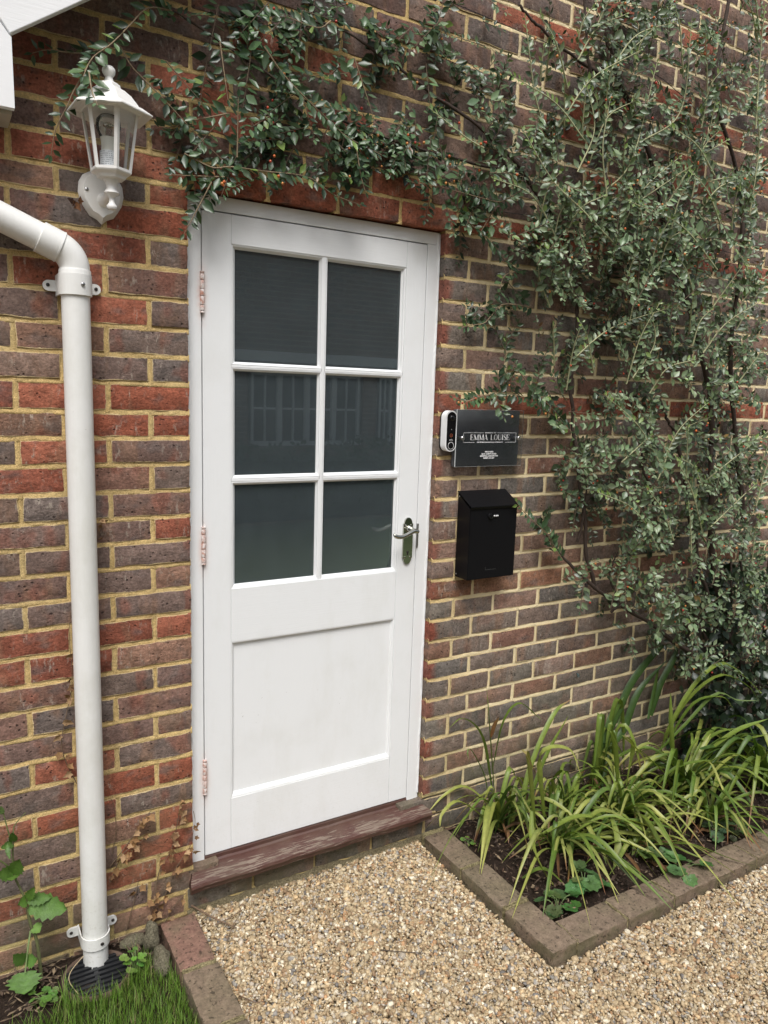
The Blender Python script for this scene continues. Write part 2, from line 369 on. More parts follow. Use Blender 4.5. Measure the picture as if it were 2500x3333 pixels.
# ------------------------------------------------------------------ ground
def sheet(name, x0, x1, y0, y1, z, nx, ny, amp, mat, seed=0, freq=9, label=None, kind='structure'):
    X, Y = np.meshgrid(np.linspace(x0, x1, nx), np.linspace(y0, y1, ny)); Z = z+amp*(vnoise(X*freq, Y*freq, seed)+.5*vnoise(X*freq*2.7, Y*freq*2.7, seed+1))
    i = (np.arange(ny-1)[:, None]*nx+np.arange(nx-1)[None, :]).ravel()
    o = put(name, big(name, np.stack([X, Y, Z], -1).reshape(-1, 3), np.stack([i, i+1, i+nx+1, i+nx], -1), smooth=True), mat)
    return tag(o, label, None, None, kind)
sheet('ground', -60, 60, -90, 30, -.03, 3, 3, 0, M_grit)
sheet('gravel_bed', -.01, 3.4, -1.9, .01, -.012, 90, 60, .004, M_grit, 3)
sheet('flower_bed_soil', .90, 3.4, -.66, .02, .012, 160, 50, .012, M_soil, 5, 14)
sheet('lawn_soil', -1.1, -.06, -1.5, .01, -.008, 60, 70, .008, M_soil, 8, 12)

# ------------------------------------------------------------------ brick wall
W = 0.868
ZL = [2.190, 2.1259, 2.0474, 1.9681, 1.8878, 1.8074, 1.7323, 1.6584, 1.5787, 1.5073, 1.4344, 1.3585, 1.2826, 1.2133, 1.1414, 1.0664, .9936, .9186, .8398, .7671, .6897, .6174, .5405, .4596, .3882, .3088, .2318, .1592]
ZR = [2.190, 2.1135, 2.043, 1.9671, 1.8962, 1.8184, 1.7405, 1.6649, 1.5865, 1.511, 1.4372, 1.3642, 1.2906, 1.2167, 1.1392, 1.0692, .9975, .9207, .8477, .7695, .6947, .622, .5452, .4724, .3914, .317, .242, .1712]
def bed(k, side):
    """height of the bed joint under course k"""
    if k < 0 or k > 27: 
        if k < 0: return 2.190-.075*k
        return (ZL if side == 'L' else ZR)[27]-.075*(k-27)
    return (ZL if side == 'L' else ZR)[k]
XL, XR, KTOP, KBOT = -.82, 3.35, -17, 30
wall = thing('brick_wall', 'red and brown brick house wall with yellow mortar around the white door', 'wall', (1.2, 0, 0))

def brick_mesh(L, seed, H=.066, D=.062):
    r = np.random.default_rng(seed); e_ = .0045
    xs = np.concatenate([[-L/2], np.linspace(-L/2+e_, L/2-e_, 8 if L > .15 else 4), [L/2]]); zs = np.array([-H/2, -H/2+e_, 0, H/2-e_, H/2]); nx, nz = len(xs), len(zs); V = []; E = []
    for j in range(nz):
        for i in range(nx):
            e = i in (0, nx-1) or j in (0, nz-1); cn = i in (0, nx-1) and j in (0, nz-1)
            x, z = xs[i]+r.normal(0, .0011), zs[j]+r.normal(0, .0011); y = r.normal(0, .0006)+(.0014 if e else 0)+(.0012 if cn else 0)
            V.append((x, y, z)); E.append(0.0 if e else 1.0)
    F = [(j*nx+i, j*nx+i+1, (j+1)*nx+i+1, (j+1)*nx+i) for j in range(nz-1) for i in range(nx-1)]
    ring = [i for i in range(nx)]+[j*nx+nx-1 for j in range(1, nz)]+[(nz-1)*nx+i for i in range(nx-2, -1, -1)]+[j*nx for j in range(nz-2, 0, -1)]
    n0 = len(V); m = len(ring); V += [(V[q][0]*1.002, .007, V[q][2]*1.004) for q in ring]+[(V[q][0]*1.003, D, V[q][2]*1.006) for q in ring]; E += [1.0]*(2*m)
    F += [(ring[(q+1) % m], ring[q], n0+q, n0+(q+1) % m) for q in range(m)]+[(n0+(q+1) % m, n0+q, n0+m+q, n0+m+(q+1) % m) for q in range(m)]
    return np.array(V), np.array(F), np.array(E)
FULL = [brick_mesh(.2155, 100+i) for i in range(12)]; HALF = [brick_mesh(.102, 200+i) for i in range(8)]
def bmesh_of(vf, nm):
    me = big(nm, vf[0], vf[1], smooth=True); me.materials.append(M_brick); me.set_sharp_from_angle(angle=R(50)); me.attributes.new('edge', 'FLOAT', 'POINT').data.foreach_set('value', vf[2].astype(np.float32)); return me
FULLM = [bmesh_of(q, 'brick_stretcher') for q in FULL]; HALFM = [bmesh_of(q, 'brick_half') for q in HALF]
RED = [(.30, .096, .056), (.325, .115, .07), (.265, .09, .056)]
DARK = [(.172, .126, .106), (.19, .132, .110), (.160, .126, .110), (.19, .122, .10), (.21, .124, .097), (.185, .134, .110), (.215, .145, .112)]
TAN = [(.235, .138, .096), (.21, .115, .085), (.26, .15, .105)]
PINKD = [(.172, .140, .116), (.185, .144, .118), (.215, .158, .128), (.152, .133, .116), (.25, .162, .124), (.20, .142, .115), (.175, .150, .123)]
def bcol(k, xc, half, left_arris=False):
    r = random.random()
    if k in (0, 8, 17): c = random.choice(RED)
    elif xc < 0 and k > 0:
        if half and left_arris: c = random.choice(RED) if r < .5 else random.choice(TAN) if r < .7 else random.choice(DARK)
        else: c = random.choice(RED) if r < .22 else random.choice(TAN) if r < .38 else random.choice(DARK)
    elif k < 0: c = random.choice(RED) if r < .16 else tuple(x*.88 for x in random.choice(DARK))
    else: c = random.choice(TAN) if r < .10 else random.choice(PINKD)
    if k == 17 and xc > 0: c = (c[0]*.95, c[1]*1.5, c[2]*1.6)
    f = random.uniform(.85, 1.15); return tuple(q*f for q in c)
# list every brick: (x0,x1,z0,z1,course,alpha)
bricks = []; perps = []
def row(k, xs, side, zt, zb, clip0=None, clip1=None):
    J = .0055
    for a, b in zip(xs[:-1], xs[1:]):
        bricks.append([a+J, b-J, zb+J, zt-J, k, side]); 
    for q in xs[1:-1]: perps.append((q, zb, zt))
def roofline(x): return 2.417+.70*(x+.44)+.12
for k in range(KTOP+1, KBOT+1):
    if k <= 0:                                    # above the door: one run
        zt, zb = bed(k-1, 'L'), bed(k, 'L'); o = .012 if k % 2 == 0 else .1245
        n0 = math.floor((XL-o)/.225); xs = [o+.225*n for n in range(n0, int((XR-o)/.225)+1)]
        xs = [q for q in xs if roofline(q) > zb-.02]
        row(k, xs, 'L', zt, zb)
    elif k <= 27:
        zt, zb = bed(k-1, 'L'), bed(k, 'L'); xs = [.0055]
        x = -.107 if k % 2 else -.220
        while x > XL-.2: xs.append(x); x -= .225
        row(k, xs[::-1], 'L', zt, zb)
        zt, zb = bed(k-1, 'R'), bed(k, 'R'); xs = [W-.0055]+([W+.100, W+.285] if k % 2 == 0 else [W+.185])
        while xs[-1] < XR: xs.append(xs[-1]+.225)
        row(k, xs, 'R', zt, zb)
    else:                                         # under the sill
        zt, zb = bed(k-1, 'L'), bed(k, 'L'); o = .09 if k % 2 == 0 else .2025
        n0 = math.floor((XL-o)/.225); xs = [o+.225*n for n in range(n0, int((XR-o)/.225)+1)]
        row(k, xs, 'L', zt, zb)
bricks = [b for b in bricks if not (b[4] == 28 and 0 < (b[0]+b[1])/2 < W)]
for b in bricks:
    if b[4] == 29 and -.03 < (b[0]+b[1])/2 < W+.03: b[2], b[3] = .020, .092
perps = [q for q in perps if not (0 < q[0] < W and .02 < (q[1]+q[2])/2 < .2)]
def score(b):
    px, py, zc = topx(((b[0]+b[1])/2, 0, (b[2]+b[3])/2))
    if not (-60 < px < 2560 and -60 < py < 3390): return 0
    hidden = 1.0
    if px > 1900 and py < 2050: hidden = .35
    if b[3] < 0.0: hidden = .2
    return (b[1]-b[0])*(b[3]-b[2])/zc**2*hidden
order = sorted(range(len(bricks)), key=lambda i: -score(bricks[i])); single = set(order[:300])
HV = Heap(); HVE = []
for i, (x0, x1, z0, z1, k, side) in enumerate(bricks):
    L, Hh = x1-x0, z1-z0; xc, zc = (x0+x1)/2, (z0+z1)/2; half = L < .15
    arr_r = abs(x0-W) < .01 and 0 < k <= 27; arr_l = abs(x1) < .01 and 0 < k <= 27
    col = bcol(k, xc, half, arr_l); vi = random.randrange(len(HALF if half else FULL))
    sx, sz = L/(.102 if half else .2155), Hh/.066; dy = random.uniform(-.0018, .0018); ry = random.uniform(-.004, .004); fl = random.random() < .5
    if arr_r: fl = False
    if i in single:
        o = bpy.data.objects.new('brick', (HALFM if half else FULLM)[vi]); C.objects.link(o); o.parent = wall
        o.location = (xc-1.2, dy, zc); o.scale = (sx, 1, sz); o.rotation_euler = (random.uniform(-.012, .012), ry, 0)
        o.color = (*col, random.uniform(.55, 1) if arr_r else 0)
    else:
        v, f, e_ = (HALF if half else FULL)[vi]; HVE.append(e_); v = v*np.array([sx, 1, sz])+np.array([xc, dy, zc]); HV.add(v, f, col)
mj = HV.mesh('bricks_joined'); mj.attributes.new('edge', 'FLOAT', 'POINT').data.foreach_set('value', np.concatenate(HVE).astype(np.float32)); mj.set_sharp_from_angle(angle=R(50)); o = put('brick_stuff', mj, M_brickj); o.name = 'bricks'; o['kind'] = 'stuff'; adopt(o, wall)
# mortar: struck bed joints, upright joints and the core behind
HM = Heap()
def strip_bed(zc, x0, x1, hh=.0095, seed=0):
    n = max(2, int((x1-x0)/.007)); xs = np.linspace(x0, x1, n); ts = np.array([-1.25, -.85, -.3, .3, .9, 1.25])
    X, T = np.meshgrid(xs, ts); wob = .0016*vnoise(X*22, T*0+seed, seed)
    Z = zc+T*hh+wob; Y = .0014+.0026*(T+1)/2+.0011*vnoise(X*60, T*1.3+seed*3.1, seed)+.0009*vnoise(X*17, T+seed, seed+2)
    Y[0] += .006; Y[-1] += .006
    i = (np.arange(5)[:, None]*n+np.arange(n-1)[None, :]).ravel(); HM.add(np.stack([X, Y, Z], -1).reshape(-1, 3), np.stack([i, i+1, i+n+1, i+n], -1))
for k in range(KTOP, KBOT+1):
    if k < 0 or k >= 29:
        strip_bed(bed(k, 'L'), max(XL, (bed(k, 'L')-2.45)/.7-.44), XR, seed=k+40)
    if 0 <= k <= 28:
        strip_bed(bed(k, 'L'), XL, .002, seed=k+80); strip_bed(bed(k, 'R'), W-.002, XR, seed=k+120)
for n, (x, zb, zt) in enumerate(perps):
    m = 8; zs = np.linspace(zb-.002, zt+.002, m); ts = np.array([-1.3, -.8, 0, .8, 1.3]); X, Z = np.meshgrid(ts, zs)
    Y = .0022+.0012*vnoise(X*1.3+n*7.7, Z*60, n % 17)+.0012*np.abs(X)**2*0; Y[:, 0] += .005; Y[:, -1] += .005
    XX = x+X*.0078+.0012*vnoise(X*0+n, Z*40, 5); i = (np.arange(m-1)[:, None]*5+np.arange(4)[None, :]).ravel()
    HM.add(np.stack([XX, Y, Z], -1).reshape(-1, 3), np.stack([i, i+1, i+6, i+5], -1))
adopt(put('mortar', HM.mesh('mortar'), M_mortar), wall)
b = MB(); b.box(XL, -.003, .011, .22, -.05, 2.196); b.box(W+.004, XR, .011, .22, -.05, 2.1965)
b.prism([(XL, 2.197), (XR, 2.197), (XR, 3.5), (.95, 3.5), (XL, roofline(XL))], .011, .22); b.box(-.003, W+.004, .011, .22, -.05, .085)
b.out('wall_core', M_mortar, wall)
# lime plinth fillet under the sill where wall meets gravel
b = MB(); n = 60; xs = np.linspace(-.02, .90, n); vs = []
for x in xs:
    a = .004*math.sin(x*31)+.003*math.sin(x*77)
    vs += [(x, .003, .020+a), (x, -.006+a, .013+a), (x, -.014+a, -.02)]
b.mesh(vs, [(3*i+j, 3*i+3+j, 3*i+4+j, 3*i+1+j) for i in range(n-1) for j in (0, 1)], True); b.out('mortar_fillet', soil_mat('damp_fillet', (.17, .14, .08), (.30, .25, .15)), wall)

# ------------------------------------------------------------------ dark room behind the door
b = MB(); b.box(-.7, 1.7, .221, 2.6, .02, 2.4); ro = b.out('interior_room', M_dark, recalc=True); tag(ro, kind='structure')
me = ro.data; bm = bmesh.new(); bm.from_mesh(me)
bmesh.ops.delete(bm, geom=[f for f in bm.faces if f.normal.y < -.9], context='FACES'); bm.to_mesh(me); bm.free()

# ------------------------------------------------------------------ gable roof verge
roof = thing('gable_roof', 'white painted bargeboard and boxed eaves foot at the roof edge above the lantern', 'roof edge', (-.44, -.13, 2.42))
d = Vector((math.cos(R(35)), 0, math.sin(R(35)))); nrm = Vector((-math.sin(R(35)), 0, math.cos(R(35)))); P0 = Vector((-.440, 0, 2.417))
def slope_box(u0, u1, n0, n1, y0, y1, bev=0):
    M = Matrix(((d.x, 0, nrm.x, P0.x), (0, 1, 0, 0), (d.z, 0, nrm.z, P0.z), (0, 0, 0, 1)))
    b = MB(); b.box(u0, u1, y0, y1, n0, n1, bev, 2, M); return b
slope_box(.004, 4.2, 0, .21, -.135, -.112, .002).out('bargeboard', M_barge, roof)
slope_box(-.3, 4.2, .14, .155, -.111, .02).out('verge_soffit', M_barge, roof)
slope_box(-.45, 4.2, .212, .30, -.19, .3).out('roof_covering', simple('roof_tile', (.16, .07, .05), .9), roof)
b = MB(); b.prism([(-.95, 2.266), (-.433, 2.263), (-.434, 2.412), (-.439, 2.4165), (-.56, 2.575), (-.95, 2.32)], -.136, -.115, .002); b.out('box_face', M_barge, roof)
b = MB(); b.box(-.95, -.4365, -.114, -.002, 2.268, 2.50); b.out('box_side', M_barge, roof)
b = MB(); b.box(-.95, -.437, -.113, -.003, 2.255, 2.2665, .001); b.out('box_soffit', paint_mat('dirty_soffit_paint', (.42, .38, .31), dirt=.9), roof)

# ------------------------------------------------------------------ door frame and sill
FY = .033
fr = thing('door_frame', 'white painted timber door frame standing on a flaking brown sill', 'door frame', (.43, .06, .15))
b = MB(); b.box(.003, .0475, FY, .12, .143, 2.149, .0015); b.out('jamb', M_paint_v, fr)
b = MB(); b.box(.8175, .866, FY, .12, .143, 2.149, .0015); b.out('jamb', M_paint_v, fr)
b = MB(); b.box(.003, .866, FY+.0005, .12, 2.1495, 2.1895, .0015); b.out('head', M_paint_h, fr)
b = MB(); b.box(.0478, .060, .083, .12, .17, 2.149); b.box(.805, .8172, .083, .12, .17, 2.149); b.box(.06, .805, .083, .12, 2.137, 2.149); b.out('door_stop', M_paint_v, fr)
def caulk(x, s, z0, z1, seed):
    n = 260; zs = np.linspace(z0, z1, n); V = []
    for i, z in enumerate(zs):
        wv = .0035*vnoise(np.array([z*16.0]), np.array([seed*1.0]), seed)[0]+.0018*vnoise(np.array([z*70.0]), np.array([seed*1.0]), seed+3)[0]
        V += [(x-s*.008, FY+.004, z), (x+s*(.000+wv*.7), FY-.003+wv*.4, z), (x+s*(.003+wv*.7), FY-.006+abs(wv), z), (x+s*.006, FY-.002, z)]
    F = [(4*i+j, 4*i+4+j, 4*i+5+j, 4*i+1+j) for i in range(n-1) for j in range(3)]
    b = MB(); b.mesh(V, F, True); b.out('sealant', M_paint_v, fr)
caulk(.008, -1, .16, 2.185, 4); caulk(.861, 1, .175, 2.185, 9)
# sill: weathered hardwood with sloped top and rounded nose
prof = [(.115, .163), (.037, .163), (.034, .158), (.0335, .147), (.027, .1425), (.010, .141), (-.040, .132), (-.047, .128), (-.050, .119), (-.045, .111), (-.042, .099), (-.030, .095), (.0, .097), (.115, .097)]
b = MB(); nx = 40; xs = np.linspace(-.019, .882, nx); V = []
for x in xs:
    w1 = .0012*math.sin(x*23)+.0008*math.sin(x*61)
    V += [(x, y+(w1 if y < 0 else 0), z+w1*.6) for y, z in prof]
m = len(prof); F = [(i*m+j, i*m+(j+1) % m, (i+1)*m+(j+1) % m, (i+1)*m+j) for i in range(nx-1) for j in range(m)]
F += [tuple(range(m)), tuple((nx-1)*m+j for j in range(m))[::-1]]
# horns only in front of the brickwork: the sill behind the wall face is narrower
for q, (x, y, z) in enumerate(V):
    if y > -.004: V[q] = (min(max(x, .002), W-.002), y, z)
b.mesh(V, F); b.out('sill', M_sill, fr, auto=28)

# ------------------------------------------------------------------ door
door = thing('door', 'white half-glazed door with six dark panes over one flat panel', 'door', (.43, .05, .166))
Y0, Y1 = FY, FY+.044
def part(name, mat, x0, x1, z0, z1, y0=Y0, y1=Y1, bev=.0012, parent=door):
    b = MB(); b.box(x0, x1, y0, y1, z0, z1, bev); return b.out(name, mat, parent)
part('stile', M_paint_v, .0505, .1361, .166, 2.1455); part('stile', M_paint_v, .7379, .8152, .166, 2.1455)
part('rail', M_paint_h, .1367, .7373, 2.064, 2.1455, Y0+.0004); part('rail', M_paint_h, .1367, .7373, .867, 1.039, Y0+.0004); part('rail', M_paint_h, .1367, .7373, .166, .341, Y0+.0004)
px_, pz_ = [(.152, .425), (.454, .725)], [(1.731, 2.053), (1.391, 1.704), (1.050, 1.361)]
part('glazing_bar', M_paint_v, .4345, .4445, 1.039, 2.064, Y0+.0025, Y1-.006, .002)
for z in ((1.731+1.704)/2, (1.391+1.361)/2):
    for a, c in ((.1367, .4338), (.4452, .7373)): part('glazing_bar', M_paint_h, a, c, z-.0045, z+.0045, Y0+.0028, Y1-.006, .002)
def bead(x0, x1, z0, z1, ox0, ox1, oz0, oz1, ya, yb, parent, mat=M_paint_v):
    """mitred moulding ring from the outer rectangle (at ya) to the inner one (at yb), with a quirk in the middle"""
    b = MB(); rings = []
    for t, y in ((0, ya+.001), (.12, ya+.0002), (.45, ya+(yb-ya)*.12), (.62, ya+(yb-ya)*.5), (.70, ya+(yb-ya)*.55), (1, yb-.002), (1, yb+.002)):
        L = lambda a, c: a+(c-a)*t
        rings.append([(L(ox0, x0), y, L(oz0, z0)), (L(ox1, x1), y, L(oz0, z0)), (L(ox1, x1), y, L(oz1, z1)), (L(ox0, x0), y, L(oz1, z1))])
    V = [p for r in rings for p in r]; F = [(4*i+j, 4*i+(j+1) % 4, 4*i+4+(j+1) % 4, 4*i+4+j) for i in range(len(rings)-1) for j in range(4)]
    b.mesh(V, F); return b.out('glazing_bead', mat, parent)
GY = Y0+.0165
for r_, (z0, z1) in enumerate(pz_):
    for c_, (x0, x1) in enumerate(px_):
        b = MB(); b.box(x0-.005, x1+.005, GY, GY+.004, z0-.005, z1+.005); pane = b.out('pane', M_glass, door)
        ox0, ox1 = (.1364, .4346) if c_ == 0 else (.4444, .7376)
        oz1 = 2.0642 if r_ == 0 else pz_[r_-1][0]-(pz_[r_-1][0]-z1)/2+.0045-.009; oz0 = 1.0388 if r_ == 2 else z0-(z0-pz_[r_+1][1])/2+.0045
        bead(x0, x1, z0, z1, ox0, ox1, oz0, oz1, Y0+.0022, GY, door)
part('panel', M_paint_v, .138, .736, .335, .873, Y0+.012, Y1-.008, 0)
bead(.1475, .7265, .356, .8575, .1364, .7376, .3408, .8672, Y0+.0008, Y0+.012, door)
for zc in (1.923, 1.185, .440):
    h = MB(); y = FY-.004; zz = zc-.0535
    for L in (.016, .024, .019, .024, .0165): h.lathe([(.0062, 0), (.0066, .001), (.0066, L-.002), (.0062, L-.001)], 12, (.0490, y, zz)); zz += L+.0008
    hg = h.out('hinge', M_hinge, door, auto=40)
    b = MB(); b.lathe([(.003, 0), (.0055, .002), (.0065, .0035), (.0065, .006)], 12, (.0490, y, zz-.001)); b.lathe([(.0065, 0), (.0065, .002), (.004, .005)], 12, (.0490, y, zc-.0535-.0055)); b.out('pin_cap', M_hinge, hg, auto=40)
# lever handle on a shaped backplate
hx = .777; han = put('handle', None, loc=(hx, FY, 1.145)); adopt(han, door)
hw, ht = .0195, .083
poly = []
for s_ in (1, -1):
    q = [(hw, s_*(ht-.030)), (hw, s_*(ht-.022)), (hw-.0035, s_*(ht-.021))]
    q += [((hw-.0035)*math.cos(a), s_*(ht-.021+.021*math.sin(a))) for a in np.linspace(.15, math.pi-.15, 9)]+[(-hw+.0035, s_*(ht-.021)), (-hw, s_*(ht-.022)), (-hw, s_*(ht-.030))]
    poly += q if s_ == 1 else q[::-1]
poly = [(hx+x, 1.145+z) for x, z in poly]
b = MB(); b.prism(poly, FY-.007, FY-.0005, .002); b.out('backplate', M_chrome, han, auto=35)
b = MB(); b.lathe([(.0135, 0), (.0135, .006), (.010, .012), (.0085, .030), (.0085, .042)], 20, M=Matrix.Translation((hx+.004, FY-.007, 1.187)) @ Matrix.Rotation(R(90), 4, 'X'))
b.out('boss', M_chrome, han, auto=50)
lp = spline([(hx+.015, -.012, 1.181), (hx+.008, -.014, 1.1855), (hx-.004, -.015, 1.187), (hx-.028, -.018, 1.179), (hx-.052, -.020, 1.1715), (hx-.074, -.021, 1.173), (hx-.088, -.020, 1.182)], 26)
b = MB(); b.tube(lp, [.0045, .0075, .0085, .0088, .0088]+[.0082]*4+[.0075]*4+[.007]*6+[.0072]*4+[.0062, .005, .003], 12); b.out('lever', M_chrome, han)
b = MB(); b.lathe([(.0042, 0), (.0042, .0016), (.002, .0022)], 10, M=Matrix.Translation((hx, FY-.0072, 1.106)) @ Matrix.Rotation(R(90), 4, 'X')); b.box(hx-.0017, hx+.0017, FY-.0088, FY-.007, 1.094, 1.106); b.out('keyhole', M_screw, han)
for sx, sz in ((-.0115, 1.2005), (.0115, 1.2005), (-.0115, 1.0865), (.0115, 1.0865)):
    b = MB(); b.lathe([(.0040, 0), (.0038, .001), (.001, .0022)], 12, M=Matrix.Translation((hx+sx, FY-.0072, sz)) @ Matrix.Rotation(R(90), 4, 'X')); b.out('screw', M_chrome, han, auto=50)
b = MB(); b.box(.8158, .8225, FY-.004, FY+.03, 1.117, 1.204, .001); b.out('lock_forend', M_steel, door)

# ------------------------------------------------------------------ wall lantern
LX, LY = -.222, -.115
lan = thing('wall_lantern', 'white six-sided coach lantern on a shield backplate beside the door', 'lantern', (LX, 0, 2.06))
def shield(s):
    q = [(0, -.069), (.012, -.058), (.030, -.050), (.040, -.036), (.051, -.018), (.0565, .006), (.054, .030), (.044, .048), (.028, .058), (.012, .066), (0, .070)]
    q = q+[(-x, z) for x, z in q[-2:0:-1]]; return [(-.226+x*s, 2.130+z*s) for x, z in q]
b = MB(); A, B2, Cc = shield(1), shield(.985), shield(.80); n = len(A)
V = [(x, -.002, z) for x, z in A]+[(x, -.006, z) for x, z in B2]+[(x, -.022, z) for x, z in Cc]
b.mesh(V, [(i, (i+1) % n, n+(i+1) % n, n+i) for i in range(n)]+[(n+i, n+(i+1) % n, 2*n+(i+1) % n, 2*n+i) for i in range(n)]+[tuple(range(2*n, 3*n))]); b.out('backplate', M_lamp, lan, auto=30)
for x, z in ((-.2635, 2.139), (-.188, 2.139)):
    b = MB(); b.lathe([(.0048, 0), (.0045, .002), (.002, .0035)], 12, M=Matrix.Translation((x, -.0215, z)) @ Matrix.Rotation(R(90), 4, 'X')); b.out('screw', M_steel, lan, auto=40)
b = MB(); b.tube(spline([(LX, -.015, 2.118), (LX, -.05, 2.118), (LX, -.085, 2.121), (LX, LY+.004, 2.126)], 12), [.020, .017, .0135, .0115, .0105, .010, .010, .010, .0105, .011, .012, .012], 14); b.out('arm', M_lamp, lan)
b = MB(); b.lathe([(.001, -.056), (.010, -.055), (.0125, -.051), (.0125, -.047), (.0075, -.040), (.0062, -.031), (.0085, -.025), (.0165, -.020), (.0185, -.017), (.0165, -.013), (.012, -.008), (.0125, .0), (.0155, .008), (.0195, .013), (.020, .0165)], 24, (LX, LY, 2.134)); b.out('baluster', M_lamp, lan, auto=50)
HT = R(-26)      # the lamp body is turned a little on its arm
def hexring(r, z, a0=R(-26)): return [(LX+r*math.cos(R(60*i)+a0), LY+r*math.sin(R(60*i)+a0), z) for i in range(6)]
def hexloft(b, rz, cap0=True, cap1=True):
    V = [p for r, z in rz for p in hexring(r, z)]; F = [(6*j+i, 6*j+(i+1) % 6, 6*j+6+(i+1) % 6, 6*j+6+i) for j in range(len(rz)-1) for i in range(6)]
    if cap0: F.append(tuple(range(6))[::-1])
    if cap1: F.append(tuple(6*(len(rz)-1)+i for i in range(6)))
    b.mesh(V, F); return b
b = MB(); hexloft(b, [(.020, 2.148), (.034, 2.150), (.037, 2.157), (.0475, 2.162), (.0495, 2.165), (.0495, 2.171), (.046, 2.172)]); b.out('base_cup', M_lamp, lan)
ZB, ZT, RB, RT = 2.170, 2.299, .0485, .0675
for i in range(6):
    a = R(60*i)+HT; p = Vector((LX+RB*math.cos(a), LY+RB*math.sin(a), ZB)); q = Vector((LX+RT*math.cos(a), LY+RT*math.sin(a), ZT+.004))
    ux, uy = Vector((math.cos(a), math.sin(a), 0)), Vector((-math.sin(a), math.cos(a), 0)); V = []
    for c in (p, q):
        V += [c+ux*.0012, c+(-ux*.5+uy*.866)*.0074+ux*.0005, c-ux*.006, c+(-ux*.5-uy*.866)*.0074+ux*.0005]
    b = MB(); b.mesh([tuple(v) for v in V], [(0, 1, 5, 4), (1, 2, 6, 5), (2, 3, 7, 6), (3, 0, 4, 7), (0, 3, 2, 1), (4, 5, 6, 7)]); b.out('cage_bar', M_lamp, lan)
for i in range(6):
    a, a2 = R(60*i)+HT, R(60*i+60)+HT; r0, r1 = RB-.003, RT-.003
    P4 = [(LX+r0*math.cos(a), LY+r0*math.sin(a), ZB), (LX+r0*math.cos(a2), LY+r0*math.sin(a2), ZB), (LX+r1*math.cos(a2), LY+r1*math.sin(a2), ZT), (LX+r1*math.cos(a), LY+r1*math.sin(a), ZT)]
    b = MB(); b.mesh(P4, [(0, 1, 2, 3)]); b.out('pane', M_lampglass, lan)
b = MB(); hexloft(b, [(.060, 2.300), (.071, 2.2985), (.0745, 2.302), (.082, 2.304), (.1005, 2.2975), (.1025, 2.2990), (.1025, 2.3015), (.078, 2.3165), (.070, 2.3185), (.068, 2.3225), (.052, 2.342), (.036, 2.3545), (.0275, 2.3585), (.0255, 2.366)], True, True); rf = b.out('roof', M_lamp, lan)
b = MB(); b.lathe([(.0225, 0), (.0215, .006), (.0125, .010), (.0095, .016), (.0088, .021), (.0115, .0245), (.0145, .029), (.0155, .034), (.0145, .0395), (.010, .0445), (.003, .0465)], 22, (LX, LY, 2.362)); b.out('finial', M_lamp, rf)
bl = put('bulb', None, loc=(LX, LY, 2.17)); adopt(bl, lan)
def label_mat():
    t = NT('printed_label'); P = t.objc(); z = t.n('SeparateXYZ', Vector=P).outputs[2]
    ln = t.math('GREATER_THAN', t.math('FRACT', t.math('MULTIPLY', z, 210.0)), .5); wd = t.math('GREATER_THAN', t.noise(t.mapv(P, (1, 1, .2)), 420, 1), .47)
    return t.p(Base_Color=t.mix(t.math('MULTIPLY', t.math('MULTIPLY', ln, wd), .6), (.72, .74, .76), (.12, .13, .16)), Roughness=.4)
b = MB(); b.lathe([(.0215, -.0005), (.0215, .039), (.0205, .040)], 24, (LX-.004, LY, 2.172)); b.out('bulb_holder', label_mat(), bl, auto=40)
b = MB(); b.lathe([(.0175, .040), (.0175, .060), (.0195, .072), (.017, .0725)], 24, (LX-.004, LY, 2.172)); b.out('bulb_base', simple('cream_plastic', (.70, .69, .62), .5, bump=0), bl, auto=40)
b = MB(); b.lathe([(.0195, .072), (.026, .084), (.0295, .098), (.028, .112), (.020, .122), (.008, .126), (.001, .1265)], 24, (LX-.004, LY, 2.172)); b.out('bulb_envelope', M_bulbglass, bl)
b = MB(); b.tube([(LX-.010, LY, 2.245), (LX-.012, LY-.003, 2.268), (LX+.004, LY-.003, 2.268), (LX+.002, LY, 2.245)], .0011, 6); b.lathe([(.012, 0), (.013, .004), (.009, .007)], 16, (LX-.004, LY, 2.270)); b.out('filament', M_chrome, bl)

# ------------------------------------------------------------------ rainwater downpipe and gully
PX, PY = -.3035, -.056
dp = thing('downpipe', 'white plastic rainwater downpipe with an angled top between wall edge and door', 'downpipe', (PX, PY, 0))
b = MB(); b.lathe([(.0343, -.012), (.0343, 1.90), (.031, 1.90)], 32, (PX, PY, 0)); b.out('pipe', M_pvc, dp, auto=40)
sl_ = R(22.5); u = Vector((-math.cos(sl_), 0, math.sin(sl_)))
cz = 1.932; arc = []
for q in np.linspace(0, 1, 12):     # bend from straight up to 22.5 deg above level, towards the wall's corner
    a = q*(math.pi/2-sl_); rb = .058
    arc.append((PX-rb*(1-math.cos(a)), PY, cz+rb*math.sin(a)))
b = MB(); b.tube(arc, .0362, 28, cap=False); b.out('elbow', M_pvc, dp)
e = Vector(arc[-1])
b = MB(); b.tube([e-u*.004, e-u*.003, e+u*.046, e+u*.047], [.037, .0385, .0385, .037], 28, cap=True); b.tube([e-u*.0046, e-u*.001], [.0392, .0392], 28); b.out('socket', M_pvc, dp, auto=40)
b = MB(); b.tube([e+u*.03, e+u*.62], [.0343, .0343], 32); b.out('offset_pipe', M_pvc, dp, auto=40)
b = MB(); b.lathe([(.0362, 1.868), (.0385, 1.869), (.0385, 1.895), (.0392, 1.8955), (.0392, 1.8975), (.0385, 1.898), (.0385, 1.930), (.0375, 1.933), (.0362, 1.933)], 32, (PX, PY, 0)); b.out('socket', M_pvc, dp, auto=35)
